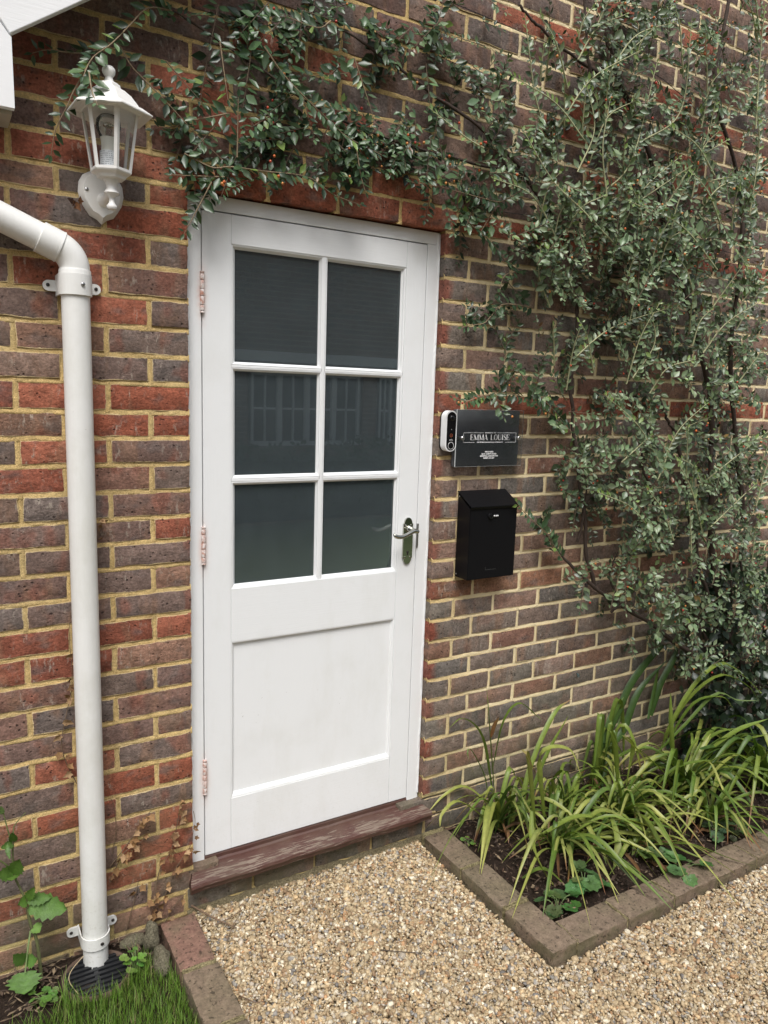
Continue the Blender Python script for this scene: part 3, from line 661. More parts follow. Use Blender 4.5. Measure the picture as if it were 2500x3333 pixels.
def clip(zc, h, mat):
    cl = put('bracket', None, loc=(PX, PY, zc)); adopt(cl, dp)
    b = MB(); V = []; n = 30
    for i in range(n+1):                    # U-shaped strap round the front of the pipe
        a = R(-20)-R(140)*i/n-R(10); a = math.pi+ (i/n)*math.pi   # from -x through -y to +x
        for r, z in ((.0362, -h), (.0398, -h), (.0398, h), (.0362, h)): V.append((PX+r*math.cos(a), PY+r*math.sin(a), zc+z))
    b.mesh(V, [(4*i+j, 4*i+(j+1) % 4, 4*i+4+(j+1) % 4, 4*i+4+j) for i in range(n) for j in range(4)]+[(0, 1, 2, 3), (4*n+3, 4*n+2, 4*n+1, 4*n)])
    for s_ in (-1, 1): b.box(PX+s_*.038-.0018, PX+s_*.038+.0018, PY-.002, -.004, zc-h, zc+h)
    b.out('strap', mat, cl, auto=40)
    for s_ in (-1, 1):
        x0 = PX+s_*.036; x1 = PX+s_*.0565; poly = [(x0, zc-.0135), (x1, zc-.0135)]+[(x1+s_*.0135*math.cos(a), zc+.0135*math.sin(a)) for a in np.linspace(-1.4, 1.4, 9)]+[(x1, zc+.0135), (x0, zc+.0135)]
        b = MB(); b.prism(poly if s_ > 0 else poly[::-1], -.009, -.0015, .001); b.out('lug', mat, cl, auto=40)
        b = MB(); b.lathe([(.0046, 0), (.0046, .0015), (.002, .003)], 12, M=Matrix.Translation((x1+s_*.0015, -.0092, zc+.001)) @ Matrix.Rotation(R(90), 4, 'X')); b.out('screw', M_screw, cl)
    b = MB(); b.lathe([(.0050, 0), (.0050, .0015), (.0022, .0022)], 14, M=Matrix.Translation((PX+.012, PY-.0392, zc)) @ Matrix.Rotation(R(90), 4, 'X')); b.out('clamp_screw', M_screw if zc < 1 else M_steel, cl)
clip(1.8955, .0255, M_pvc); clip(.072, .0175, M_pvc)
gu = thing('drain_gully', 'black round plastic gully grate around the foot of the downpipe', 'drain', (-.312, -.118, -.01))
GX, GYY = -.312, -.118
b = MB(); V = []; n = 40
for i in range(n):
    a = 2*math.pi*i/n
    for r, z in ((.092, -.03), (.092, .004), (.088, .006), (.084, .004), (.084, -.05)): V.append((GX+r*math.cos(a), GYY+r*math.sin(a), z))
b.mesh(V, [(5*i+j, 5*((i+1) % n)+j, 5*((i+1) % n)+j+1, 5*i+j+1) for i in range(n) for j in range(4)], True); b.out('rim', simple('brown_clay_rim', (.10, .065, .045), .8), gu)
mblk = simple('black_plastic', (.014, .015, .017), .4)
for i in range(-4, 5):
    y = GYY+i*.0185; hwid = math.sqrt(max(.084**2-(i*.0185)**2, 0))
    b = MB(); b.box(GX-hwid, GX+hwid, y-.0048, y+.0048, -.014, .0025, .001); b.out('grate_bar', mblk, gu)
b = MB(); b.box(GX-.006, GX+.006, GYY-.083, GYY+.083, -.016, .001); b.out('grate_bar', mblk, gu)
b = MB(); b.lathe([(.083, 0), (.083, .002)], 32, (GX, GYY, -.05)); b.out('sump', mblk, gu)

# ------------------------------------------------------------------ plaque, bell and letterbox
def flat_text(body, size, x, y, z, mat, parent, name='lettering', sx=1.0, align='CENTER', extr=.0003, bold=0.0):
    cu = bpy.data.curves.new('txt', 'FONT'); cu.body = body; cu.size = size; cu.align_x = align; cu.align_y = 'CENTER'; cu.extrude = extr; cu.resolution_u = 3; cu.offset = bold
    tmp = bpy.data.objects.new('txt', cu); C.objects.link(tmp); dg = bpy.context.evaluated_depsgraph_get(); me = bpy.data.meshes.new_from_object(tmp.evaluated_get(dg)); bpy.data.objects.remove(tmp)
    me.transform(Matrix.Translation((x, y, z)) @ Matrix.Rotation(R(90), 4, 'X') @ Matrix.Diagonal((sx, 1, 1, 1)))
    o = put(name, me, mat); return adopt(o, parent)
pl = thing('name_plaque', 'slate name plaque reading EMMA LOUISE under clear acrylic beside the doorbell', 'plaque', (1.07, 0, 1.506))
r2 = np.random.default_rng(3)
edge = [(.926+i*(.293/40), 1.407+r2.normal(0, .0011)) for i in range(41)]+[(1.2205+r2.normal(0, .0009), 1.407+i*(.198/24)) for i in range(1, 24)]+[(1.220-i*(.293/40), 1.605+r2.normal(0, .0007)) for i in range(41)]+[(.925+r2.normal(0, .0009), 1.605-i*(.198/24)) for i in range(1, 24)]
b = MB(); b.prism(edge, -.0115, -.0035, .0012); b.out('slate', M_slate, pl)
b = MB(); b.box(.919, 1.2175, -.0375, -.0345, 1.4085, 1.6065); b.out('acrylic_sheet', M_acrylic, pl)
med = simple('acrylic_edge', (.62, .66, .66), .3, bump=0)
for a in ((.9175, .919, 1.4085, 1.6065), (.919, 1.2175, 1.6066, 1.6072), (.919, 1.2175, 1.4078, 1.4084)):
    b = MB(); b.box(a[0], a[1], -.0373, -.0347, a[2], a[3]); b.out('acrylic_edge', med, pl)
for x in (.944, 1.197):
    b = MB(); b.lathe([(.0060, 0), (.0060, .024), (.0072, .0245), (.0072, .033), (.0062, .034)], 18, M=Matrix.Translation((x, -.0105, 1.5075)) @ Matrix.Rotation(R(90), 4, 'X')); b.out('standoff', simple('satin_steel', (.68, .68, .68), .3, 1.0), pl, auto=40)
TY = -.0381
b = MB(); x0, x1, z0, z1, lw = .949, 1.186, 1.4925, 1.527, .0009
for q in ((x0, x0+lw, z0, z1), (x1-lw, x1, z0, z1), (x0, 1.0375, z1-lw, z1), (1.0985, x1, z1-lw, z1), (x0, .9985, z0, z0+lw), (1.1365, x1, z0, z0+lw)):
    b = MB(); b.box(q[0], q[1], TY, TY+.0004, q[2], q[3]); b.out('border_line', M_whiteprint, pl)
flat_text('ENHANCED  BY', .0052, 1.068, TY, z1-.0006, M_whiteprint, pl, sx=1.35, bold=.00012)
flat_text('MICROBLADING|MAKE-UP|BEAUTY', .0050, 1.0675, TY, z0+.0006, M_whiteprint, pl, sx=1.50, bold=.00012)
for i, (s_, wd_) in enumerate((('THE STUDIO', .039), ("62 ST. MARY'S ROAD", .066), ('SURBITON, LONG DITTON', .080), ('SURREY, KT6 5EY', .050))):
    o = flat_text(s_, .0066, 1.0655, TY, 1.459-.0074*i, M_whiteprint, pl, bold=.00018)
    xs = [v.co.x for v in o.data.vertices]; k_ = wd_/(max(xs)-min(xs)); o.data.transform(Matrix.Translation((1.0655, 0, 0)) @ Matrix.Diagonal((k_, 1, 1, 1)) @ Matrix.Translation((-1.0655, 0, 0)))
# the name in tall high-contrast serif capitals
def stroke(pts, wds):
    P = np.asarray(pts, float); T = np.gradient(P, axis=0); T /= np.linalg.norm(T, axis=1)[:, None]; Nn = np.stack([-T[:, 1], T[:, 0]], 1); wds = np.broadcast_to(np.asarray(wds, float), (len(P),))
    a, c = P+Nn*wds[:, None]/2, P-Nn*wds[:, None]/2; return a, c
TH, HL = .135, .035      # stem and hairline in units of cap height
def glyph(ch):
    """strokes in a box of height 1; returns (advance, [quads])"""
    g = []
    def st(*a, w=HL): g.append(stroke(a, w))
    def serif(x, z, l=.09): g.append(stroke([(x-l-.06, z), (x+l+.06, z)], HL))
    if ch == 'E':
        st((.14, 0), (.14, 1), w=TH); serif(.12, .022, .03); serif(.12, .978, .03); st((.1, .978), (.58, .978)); st((.1, .022), (.60, .022)); st((.2, .52), (.46, .52)); st((.57, .98), (.565, .76)); st((.59, .02), (.595, .26)); st((.45, .40), (.45, .64)); return .70, g
    if ch == 'L':
        st((.14, 0), (.14, 1), w=TH); serif(.14, .022, .05); serif(.14, .978, .06); st((.1, .022), (.58, .022)); st((.57, .02), (.575, .28)); return .66, g
    if ch == 'M':
        st((.10, 0), (.12, 1)); serif(.10, .022, .04); st((.12, 1), (.46, .02), w=TH*.95); st((.46, .02), (.78, 1)); st((.82, 0), (.82, 1), w=TH); serif(.82, .022, .06); return 1.0, g
    if ch == 'A':
        st((.04, 0), (.36, 1)); st((.34, 1), (.64, 0), w=TH*.95); st((.14, .30), (.54, .30)); serif(.05, .022, .02); serif(.64, .022, .05); return .76, g
    if ch == 'I': st((.16, 0), (.16, 1), w=TH); serif(.16, .022, .05); serif(.16, .978, .05); return .34, g
    if ch == 'U':
        st((.14, .98), (.14, .30), w=TH); serif(.14, .978, .05); a = np.linspace(math.pi, 2*math.pi, 14); g.append(stroke([(.37+.23*math.cos(q), .29+.28*math.sin(q)) for q in a], np.linspace(TH*.9, HL, 14))); st((.60, .29), (.60, .98)); serif(.60, .978, .03); return .76, g
    if ch == 'O':
        a = np.linspace(0, 2*math.pi, 33); g.append(stroke([(.40+.30*math.cos(q), .5+.49*math.sin(q)) for q in a], [HL+(TH-HL)*abs(math.cos(q))**1.6 for q in a])); return .82, g
    if ch == 'S':
        p = spline([(.50, .76), (.48, .92), (.30, .98), (.12, .86), (.13, .68), (.32, .52), (.50, .36), (.50, .14), (.32, .02), (.12, .08), (.09, .26)], 30); ws = [HL+(TH-HL)*math.exp(-((i-15)/5.5)**2) for i in range(30)]; g.append(stroke(p, ws)); return .62, g
    return .52, g
word, cur = [], 0.0
for ch in 'EMMA LOUISE':
    adv, g = glyph(ch); word += [(a+[cur, 0], c+[cur, 0]) for a, c in g]; cur += adv
b = MB(); kx, kz, bx_, bz_ = .178/cur, .0198, .9785, 1.5008
for a, c in word:
    n = len(a); V = [(bx_+x*kx, TY-.0001, bz_+z*kz) for x, z in a]+[(bx_+x*kx, TY-.0001, bz_+z*kz) for x, z in c]
    b.mesh(V, [(i, i+1, n+i+1, n+i) for i in range(n-1)])
b.out('name_lettering', M_whiteprint, pl, recalc=False)

bell = thing('video_doorbell', 'white pill-shaped video doorbell with black front overlapping the slate plaque', 'doorbell', (.897, 0, 1.532))
BX, BZ, BW, BH = .894, 1.532, .0235, .070
def pill(w, h, cx=BX, cz=BZ, n=14):
    return [(cx+w*math.cos(a), cz-(h-w)+w*math.sin(a)) for a in np.linspace(math.pi, 2*math.pi, n)]+[(cx+w*math.cos(a), cz+(h-w)+w*math.sin(a)) for a in np.linspace(0, math.pi, n)]
b = MB(); b.prism(pill(BW-.001, BH-.001), -.012, -.0025); b.out('mount', M_blackgloss, bell, auto=40)
b = MB(); b.prism(pill(BW, BH), -.040, -.0121, .003); b.out('body', M_whiteplastic, bell, auto=40)
b = MB(); b.prism(pill(BW-.005, BH-.0045), -.0415, -.0395, .001); b.out('face', M_blackgloss, bell, auto=40)
def ringz(b, r0, r1, cx, cz, y, n=28):
    V = [(cx+r*math.cos(2*math.pi*i/n), y, cz+r*math.sin(2*math.pi*i/n)) for i in range(n) for r in (r0, r1)]
    b.mesh(V, [(2*i, 2*i+1, (2*i+3) % (2*n), (2*i+2) % (2*n)) for i in range(n)])
b = MB(); ringz(b, .0112, .0124, BX, 1.4825, -.0419); b.out('button_ring', M_whiteprint, bell, recalc=False)
b = MB(); b.lathe([(.0110, 0), (.0110, .0010), (.009, .0012)], 28, M=Matrix.Translation((BX, -.0412, 1.4825)) @ Matrix.Rotation(R(90), 4, 'X')); b.out('button', M_blackgloss, bell)
b = MB(); ringz(b, .0050, .0058, BX, 1.5175, -.0419, 20); ringz(b, .0004, .0012, BX, 1.5175, -.0419, 8); b.out('indicator_ring', M_red, bell, recalc=False)
b = MB(); b.lathe([(.0105, 0), (.0105, .001), (.0095, .003), (.0065, .0045), (.001, .005)], 24, M=Matrix.Translation((BX+.002, -.0412, 1.5765)) @ Matrix.Rotation(R(90), 4, 'X')); b.out('camera_lens', M_blackgloss, bell)
b = MB(); ringz(b, 0.0002, .0011, BX, 1.5375, -.0419, 10); b.out('sensor_dot', M_whiteprint, bell, recalc=False)
flat_text('arlo', .0092, BX, -.0419, 1.5025, simple('grey_print', (.5, .5, .5), .5, bump=0), bell)

lb = thing('letterbox', 'black steel wall letterbox with sloping lid below the slate plaque', 'letterbox', (1.07, 0, 1.007))
b = MB(); LZ0, LF = 1.007, -.078
b.mesh([(.9645, -.003, LZ0), (1.1775, -.003, LZ0), (1.1775, LF, LZ0), (.9645, LF, LZ0), (.9645, -.003, 1.311), (1.1775, -.003, 1.311), (1.1775, LF, 1.262), (.9645, LF, 1.262)], [(0, 1, 2, 3), (3, 2, 6, 7), (2, 1, 5, 6), (0, 3, 7, 4), (4, 7, 6, 5), (1, 0, 4, 5)])
bmesh.ops.bevel(b.bm, geom=b.bm.edges[:], offset=.0016, segments=2, affect='EDGES'); b.out('body', M_black, lb)
b = MB(); ang = math.atan2(.046, .083)
M_ = Matrix.Translation((0, -.0015, 1.3185)) @ Matrix.Rotation(ang, 4, 'X')
b.box(.9625, 1.1795, -.0975, .0, -.002, .0, .0006, 1, M_); b.box(.9625, 1.1795, -.0980, -.0962, -.012, -.0018, .0004, 1, M_); b.out('lid', M_black, lb)
b = MB(); b.lathe([(.0105, 0), (.0105, .004), (.009, .007), (.004, .0075)], 20, M=Matrix.Translation((1.054, LF, 1.2335)) @ Matrix.Rotation(R(90), 4, 'X')); b.box(1.0530, 1.0550, LF-.0095, LF-.0065, 1.226, 1.241); lk = b.out('lock', M_blackgloss, lb, auto=40)
b = MB(); b.box(1.038, 1.092, LF-.0008, LF+.001, 1.2435, 1.2447); b.box(1.0655, 1.0905, LF-.0025, LF+.001, 1.2265, 1.2415, .0008); b.out('dial_housing', M_blackgloss, lk)
for i in range(3):
    x = 1.0705+i*.0075; b = MB(); b.lathe([(.0026, -.0022), (.0032, -.0012), (.0032, .0012), (.0026, .0022)], 14, M=Matrix.Translation((x, LF-.0022, 1.234)) @ Matrix.Rotation(R(90), 4, 'Y')); b.out('number_dial', simple('dial_grey', (.7, .7, .7), .4, bump=0), lk)
b = MB(); b.box(1.044, 1.092, LF-.0006, LF+.001, 1.0385, 1.0395); b.box(1.044, 1.0446, LF-.0006, LF+.001, 1.0395, 1.050); b.out('drain_slot', simple('slot_edge', (.06, .06, .06), .4), lb)
for z in (1.300, 1.018):
    b = MB(); b.lathe([(.0028, 0), (.0028, .0012), (.001, .002)], 10, M=Matrix.Translation((.9642, -.012, z)) @ Matrix.Rotation(R(-90), 4, 'Y')); b.out('rivet', M_steel, lb)

# ------------------------------------------------------------------ brick edgings
def edge_brick(seed):
    b = MB(); b.box(-.1075, .1075, -.051, .051, -.0325, .0325, .0035, 2); r = random.Random(seed)
    bmesh.ops.subdivide_edges(b.bm, edges=[e for e in b.bm.edges if e.calc_length() > .03], cuts=5, use_grid_fill=True)
    for v in b.bm.verts: v.co += Vector((r.gauss(0, .0011), r.gauss(0, .0011), r.gauss(0, .0009)))
    me = bpy.data.meshes.new('edging_brick'); b.bm.to_mesh(me); b.bm.free(); me.polygons.foreach_set('use_smooth', np.ones(len(me.polygons), bool)); me.set_sharp_from_angle(angle=R(60)); return me
def edging_mat():
    t = NT('edging_brick'); oi = t.n('ObjectInfo'); P = t.pos(); c = oi.outputs['Color']
    c = t.mix(t.math('MULTIPLY', t.ramp(t.noise(P, 9, 4, .6), [(.42, 0.0), (.62, 1.0)]), .6), c, (.165, .135, .085))
    c = t.mix(1.0, c, t.ramp(t.noise(P, 45, 4, .7), [(.3, .75), (.7, 1.22)]), 'MULTIPLY')
    c = t.mix(1.0, c, t.ramp(t.noise(P, 130, 5, .7), [(.3, .68), (.7, 1.28)]), 'MULTIPLY')
    dk = t.ramp(t.noise(P, 75, 3, .5), [(.60, 0.0), (.65, 1.0)]); c = t.mix(t.math('MULTIPLY', dk, .7), c, (.03, .022, .015))
    nz = t.n('SeparateXYZ', Vector=t.n('NewGeometry').outputs['Normal']).outputs[2]
    gr = t.math('MULTIPLY', t.ramp(t.noise(P, 16, 4), [(.40, 0.0), (.60, 1.0)]), t.ramp(nz, [(.3, .5), (.8, .05)])); c = t.mix(gr, c, (.10, .098, .045))
    return t.p(Base_Color=c, Roughness=.95, Specular_IOR_Level=.25, Normal=t.bump(t.math('ADD', t.noise(P, 110, 5, .7), t.noise(P, 30, 3)), .7, .004))
M_joint = soil_mat('mossy_joint', (.26, .215, .11), (.42, .36, .20)); M_edge = edging_mat(); EM = [edge_brick(i) for i in range(6)]
for m_ in EM: m_.materials.append(M_edge)
ECOL = [(.20, .12, .09), (.19, .14, .10), (.20, .148, .105), (.21, .12, .09), (.18, .138, .098)]
def edging(name, label, spots, joints, redish):
    e = thing(name, label, 'edging', spots[0][:2]+(0,))
    for i, (x, y, a, z) in enumerate(spots):
        o = bpy.data.objects.new('brick', EM[i % 6]); C.objects.link(o); o.parent = e; o.location = (x-e.location.x, y-e.location.y, z); o.rotation_euler = (random.uniform(-.02, .02), random.uniform(-.02, .02), a+random.uniform(-.012, .012)); o.color = (*(ECOL[3] if i in redish else random.choice(ECOL[1:3]+ECOL[4:])), 1)
    r = random.Random(5)
    for x0, x1, y0, y1 in joints:
        b = MB(); b.box(x0, x1, y0, y1, -.04, .0355+r.uniform(0, .007), .003); bmesh.ops.subdivide_edges(b.bm, edges=b.bm.edges[:], cuts=4, use_grid_fill=True)
        for v in b.bm.verts: v.co += Vector((r.uniform(-.003, .003), r.uniform(-.003, .003), r.uniform(-.004, .003)))
        b.out('mortar_joint', M_joint, e)
    return e
zt = .0075
sp_ = [(.903, -.153, R(90), zt), (.903, -.381, R(90), zt), (.9055, -.611, R(90), zt)]+[(1.061+.2235*i, -.672, 0, zt) for i in range(9)]
jj = [(.855, .951, -.273, -.261), (.855, .951, -.503, -.4895), (.957, .960, -.72, -.624), (.9535, .9565, -.72, -.625)]+[(1.1685+.2235*i, 1.177+.2235*i, -.7185, -.6265) for i in range(8)]+[(.858, .949, -.046, -.02)]
edging('flower_bed_edging', 'brown brick edging laid in an L shape around the flower bed', sp_, jj, ())
edging('lawn_edging', 'brick edging row between the gravel and the grass patch', [(-.064, -.158, R(90), zt), (-.062, -.385, R(90), zt), (-.061, -.613, R(90), zt), (-.06, -.84, R(90), zt)], [(-.111, -.017, -.279, -.264), (-.109, -.015, -.506, -.492), (-.108, -.014, -.733, -.72)], (0,))

# ------------------------------------------------------------------ gravel
def ico(sub=0):
    b = bmesh.new(); bmesh.ops.create_icosphere(b, subdivisions=1+sub, radius=1); v = np.array([x.co[:] for x in b.verts]); b.verts.index_update(); f = np.array([[q.index for q in x.verts] for x in b.faces]); b.free(); return v, f
IV, IF = ico()
def rotm(n):
    q = rng.normal(size=(n, 4)); q /= np.linalg.norm(q, axis=1)[:, None]; a, b_, c, d_ = q.T
    return np.stack([1-2*(c*c+d_*d_), 2*(b_*c-a*d_), 2*(b_*d_+a*c), 2*(b_*c+a*d_), 1-2*(b_*b_+d_*d_), 2*(c*d_-a*b_), 2*(b_*d_-a*c), 2*(c*d_+a*b_), 1-2*(b_*b_+c*c)], -1).reshape(n, 3, 3)
def scatter(P, size, pal, wts, flat=.6, jit=.18):
    n = len(P); sc = size[:, None]*np.stack([rng.uniform(.75, 1.25, n), rng.uniform(.6, 1.0, n), rng.uniform(.4, .75, n)], 1)
    tv = IV[None]*(1+rng.normal(0, jit, (n, len(IV), 1))); V = np.einsum('nij,nkj->nki', rotm(n), tv*sc[:, None, :]); V[:, :, 2] *= flat+.25; V += P[:, None, :]
    F = IF[None]+(np.arange(n)*len(IV))[:, None, None]
    col = np.asarray(pal)[rng.choice(len(pal), n, p=np.asarray(wts)/sum(wts))]*rng.uniform(.78, 1.2, (n, 1)); return V.reshape(-1, 3), F.reshape(-1, 3), np.repeat(col, len(IV), 0)
PPAL = [(.48, .39, .25), (.40, .305, .18), (.325, .235, .135), (.255, .168, .095), (.64, .57, .43), (.27, .25, .22), (.16, .145, .13), (.38, .22, .11), (.42, .36, .28), (.50, .36, .20)]; PW = [20, 26, 19, 9, 9, 4, 3, 4, 10, 7]
n = 260000; X = rng.uniform(-.012, 2.9, n); Y = rng.uniform(-1.75, -.004, n)
q = np.stack([X, Y, np.zeros(n)], 1)-CAM; zc_ = q @ fw; ppx, ppy = 1250+FPX*(q @ rt)/zc_, 1666.5-FPX*(q @ up)/zc_
keep = ~((X > .846) & (Y > -.73)) & (ppx < 2900) & (ppy < 3650) & (ppx > 300)
X, Y = X[keep], Y[keep]
Z = rng.uniform(-.009, .004, len(X))+.004*vnoise(X*6, Y*6, 4)
v, f, c = scatter(np.stack([X, Y, Z], 1), rng.gamma(6, .0057/6, len(X)).clip(.0030, .0140), PPAL, PW)
gv = put('gravel', big('gravel', v, f, c, smooth=False), M_pebble); tag(gv, 'pale tan and brown loose gravel covering the ground before the door', 'gravel', kind='stuff')

# ------------------------------------------------------------------ leaves
LV = np.array([(0, 0, 0), (.33, 0, -.05), (.66, 0, -.055), (1, 0, -.02), (.20, .155, .03), (.46, .245, .045), (.78, .125, .02), (.20, -.155, .03), (.46, -.245, .045), (.78, -.125, .02)], float)
LF_ = np.array([(0, 1, 4), (1, 5, 4), (1, 2, 5), (2, 6, 5), (2, 3, 6), (0, 7, 1), (1, 7, 8), (1, 8, 2), (2, 8, 9), (2, 9, 3)])
def unit(v): return v/(np.linalg.norm(v, axis=-1, keepdims=True)+1e-9)
def leaf_frames(Dv, Nv):
    Dv = unit(Dv); Yv = unit(np.cross(Nv, Dv)); Zv = np.cross(Dv, Yv); return np.stack([Dv, Yv, Zv], -1)      # columns
class Shrub:
    def __init__(s): s.tw = Heap(); s.P, s.D, s.N, s.L, s.C = [], [], [], [], []; s.single = []
    def leaf(s, p, d_, n, l, c, single=False):
        if single: s.single.append((p, d_, n, l, c))
        else: s.P.append(p); s.D.append(d_); s.N.append(n); s.L.append(l); s.C.append(c)
sh = Shrub()
GREENS = [(.034, .068, .028), (.044, .082, .034), (.058, .100, .044), (.036, .072, .034), (.072, .118, .052)]
GREY = [(.088, .122, .062), (.066, .098, .048), (.112, .148, .080), (.050, .078, .038), (.15, .19, .105)]  # grey-green of the right side, with some caught sky light put into the colour
YOUNG = [(.16, .24, .06), (.20, .28, .09)]
def sprig(pts, r0=.0022, vs=1.0, neat=False, spacing=.013, ll=(.022, .034), pal=GREENS, single=False, twc=(.16, .115, .07), bend=0.35, young=.0, tipyoung=False, skip=0.0):
    P = spline(pts, max(6, int(sum(np.linalg.norm(np.diff(np.asarray(pts, float), axis=0), axis=1))/.018))); n = len(P)
    v, f = tube_np(P, np.linspace(r0, r0*.35, n), 5); sh.tw.add(v, f, twc)
    seg = np.linalg.norm(np.diff(P, axis=0), axis=1); cum = np.concatenate([[0], np.cumsum(seg)]); s_ = spacing*skip*3; side = random.choice((-1, 1)); Ltot = cum[-1]
    while s_ < Ltot:
        i = min(np.searchsorted(cum, s_, 'right')-1, n-2); t = (s_-cum[i])/(seg[i]+1e-9); p = P[i]+(P[i+1]-P[i])*t; T = unit(P[i+1]-P[i])
        out = np.array([random.gauss(-.15, .22), -.85+random.gauss(0, .2), .45+random.gauss(0, .28)]); S_ = unit(np.cross(T, out))*side
        d_ = T*random.uniform(.25, .75)+S_*random.uniform(.7, 1.0)+np.array([0, random.gauss(-.12, .25), random.gauss(0, .2)])
        if neat: d_ = T*.62+S_*.8+np.array([0, random.gauss(-.05, .08), random.gauss(0, .08)]); out = np.array([random.gauss(-.25, .12), -.85, random.gauss(.35, .15)])
        nn = out+np.array([random.gauss(0, .3), 0, random.gauss(0, .25)]); L = vs*random.uniform(*ll)*(1-.45*(s_/Ltot)**3)*random.uniform(.8, 1.15)
        c = random.choice(pal); q_ = min(math.exp(random.gauss(0, .32)), .27/max(c)); c = tuple(x*q_ for x in c)
        if random.random() < .012: c = random.choice([(.20, .13, .045), (.16, .075, .03)])
        if random.random() < young or (tipyoung and s_ > .88*Ltot): c = random.choice(YOUNG)
        sh.leaf(p+d_*.003, d_, nn, L, c, single); side = -side; s_ += spacing*random.uniform(.85, 1.15)*.75 if neat else spacing*random.uniform(.6, 1.35)*(.62 if random.random() < .35 else 1)
    T = unit(P[-1]-P[-2]); sh.leaf(P[-1], T+np.array([0, -.1, .05]), np.array([.1, -.8, .5]), ll[0]*.7, random.choice(YOUNG if tipyoung else pal), single)
def px3(lst, y0, y1=None):
    n = len(lst); y1 = y0 if y1 is None else y1
    return [at(a, b_, y0+(y1-y0)*i/max(1, n-1)) for i, (a, b_) in enumerate(lst)]
HERO = [  # sprigs one can follow in the photograph: pixel path, depths at start and end
 ([(558, 34), (482, 26), (422, 83), (362, 143), (301, 188), (271, 249)], -.05, -.15), ([(301, 188), (241, 294), (218, 347), (181, 422), (166, 505)], -.11, -.05),
 ([(331, 162), (249, 173), (158, 162), (105, 173)], -.05, -.04), ([(350, 140), (390, 150), (430, 218), (527, 316), (625, 422), (723, 520)], -.06, -.05), ([(290, 235), (300, 300), (318, 342)], -.15, -.20),
 ([(731, 576), (648, 573), (558, 569)], -.06, -.05), ([(600, 500), (690, 545), (754, 543), (866, 558), (1002, 576), (1085, 633), (1175, 667)], -.05, -.06),
 ([(689, 592), (640, 686), (599, 761)], -.06, -.05), ([(772, 512), (776, 316)], -.06, -.08), ([(746, 369), (625, 392), (590, 395)], -.05, -.05), ([(716, 136), (742, 324)], -.06, -.07),
 ([(859, 151), (934, 256), (1055, 377), (1130, 445), (1243, 505)], -.12, -.09), ([(1160, 482), (1175, 573), (1190, 625)], -.09, -.09), ([(1153, 188), (1190, 301), (1221, 400)], -.1, -.1),
 ([(1077, 68), (1032, 90), (912, 45)], -.1, -.12), ([(1702, 640), (1627, 656), (1582, 648), (1438, 610), (1337, 592)], -.08, -.1), ([(1619, 663), (1566, 753)], -.08, -.08),
 ([(1492, 687), (1531, 730), (1560, 752), (1611, 802), (1644, 846), (1698, 886)], -.07, -.06), ([(1730, 1000), (1640, 990), (1600, 1027), (1575, 1052), (1531, 1059), (1503, 1066)], -.05, -.07),
 ([(1879, 1424), (1842, 1388), (1806, 1355), (1752, 1323), (1698, 1290), (1625, 1280), (1571, 1287), (1517, 1305), (1474, 1294)], -.04, -.08), ([(1600, 1285), (1540, 1300), (1500, 1315)], -.06, -.085),
 ([(1683, 1200), (1734, 1265), (1781, 1312), (1835, 1370)], -.09, -.06), ([(1629, 1280), (1618, 1200)], -.06, -.08), ([(1835, 1294), (1817, 1261), (1795, 1211)], -.05, -.07),
 ([(1806, 1800), (1785, 1746), (1756, 1714), (1709, 1670), (1678, 1630)], -.05, -.10), ([(1830, 1820), (1800, 1770), (1790, 1730)], -.05, -.09), ([(1690, 880), (1640, 900), (1625, 960)], -.06, -.08),
]
for i, (pp, a, b_) in enumerate(HERO):
    sprig(px3(pp, a, b_), r0=.0024, spacing=.0125 if i not in (15, 11) else .0115, ll=(.030, .045), pal=GREENS+[(.06, .098, .048)], single=True, twc=(.24, .18, .11), young=.04)
SHOOTS = [  # longer pale shoots standing off the wall on the thick side
 ([(1770, 422), (1740, 301), (1725, 188), (1710, 60)], -.12, -.16), ([(1574, 482), (1514, 445), (1401, 354)], -.12, -.16), ([(2004, 799), (1898, 686), (1800, 588), (1702, 422)], -.2, -.22),
 ([(1958, 633), (2056, 520), (2139, 203)], -.18, -.25), ([(2011, 701), (2245, 543)], -.2, -.25), ([(2079, 467), (2215, 362), (2252, 68)], -.18, -.25), ([(2230, 573), (2300, 588), (2358, 580), (2441, 573)], -.2, -.28),
 ([(2313, 1715), (2457, 1577)], -.25, -.32), ([(2298, 1563), (2500, 1404)], -.25, -.3), ([(2023, 1505), (2117, 1418)], -.2, -.25), ([(2233, 1563), (2240, 1382)], -.24, -.3), ([(1960, 250), (2120, 100), (2200, 0)], -.15, -.2),
 ([(2150, 700), (2290, 470), (2330, 330)], -.2, -.28), ([(2220, 820), (2330, 640), (2380, 560)], -.2, -.28), ([(1880, 560), (1935, 420), (1905, 260)], -.16, -.2), ([(2040, 900), (2090, 760), (2078, 640)], -.2, -.26), ([(2320, 1000), (2420, 860)], -.24, -.3),
 ([(2460, 420), (2475, 180), (2490, 20)], -.3, -.34), ([(2440, 700), (2470, 480), (2462, 330)], -.3, -.36), ([(2060, 1230), (2130, 1120), (2120, 1010)], -.2, -.26), ([(1790, 1000), (1755, 900), (1760, 800)], -.1, -.14), ([(2400, 1250), (2480, 1140)], -.28, -.34), ([(1975, 640), (1962, 480), (1985, 330)], -.2, -.24),
]
random.seed(31)
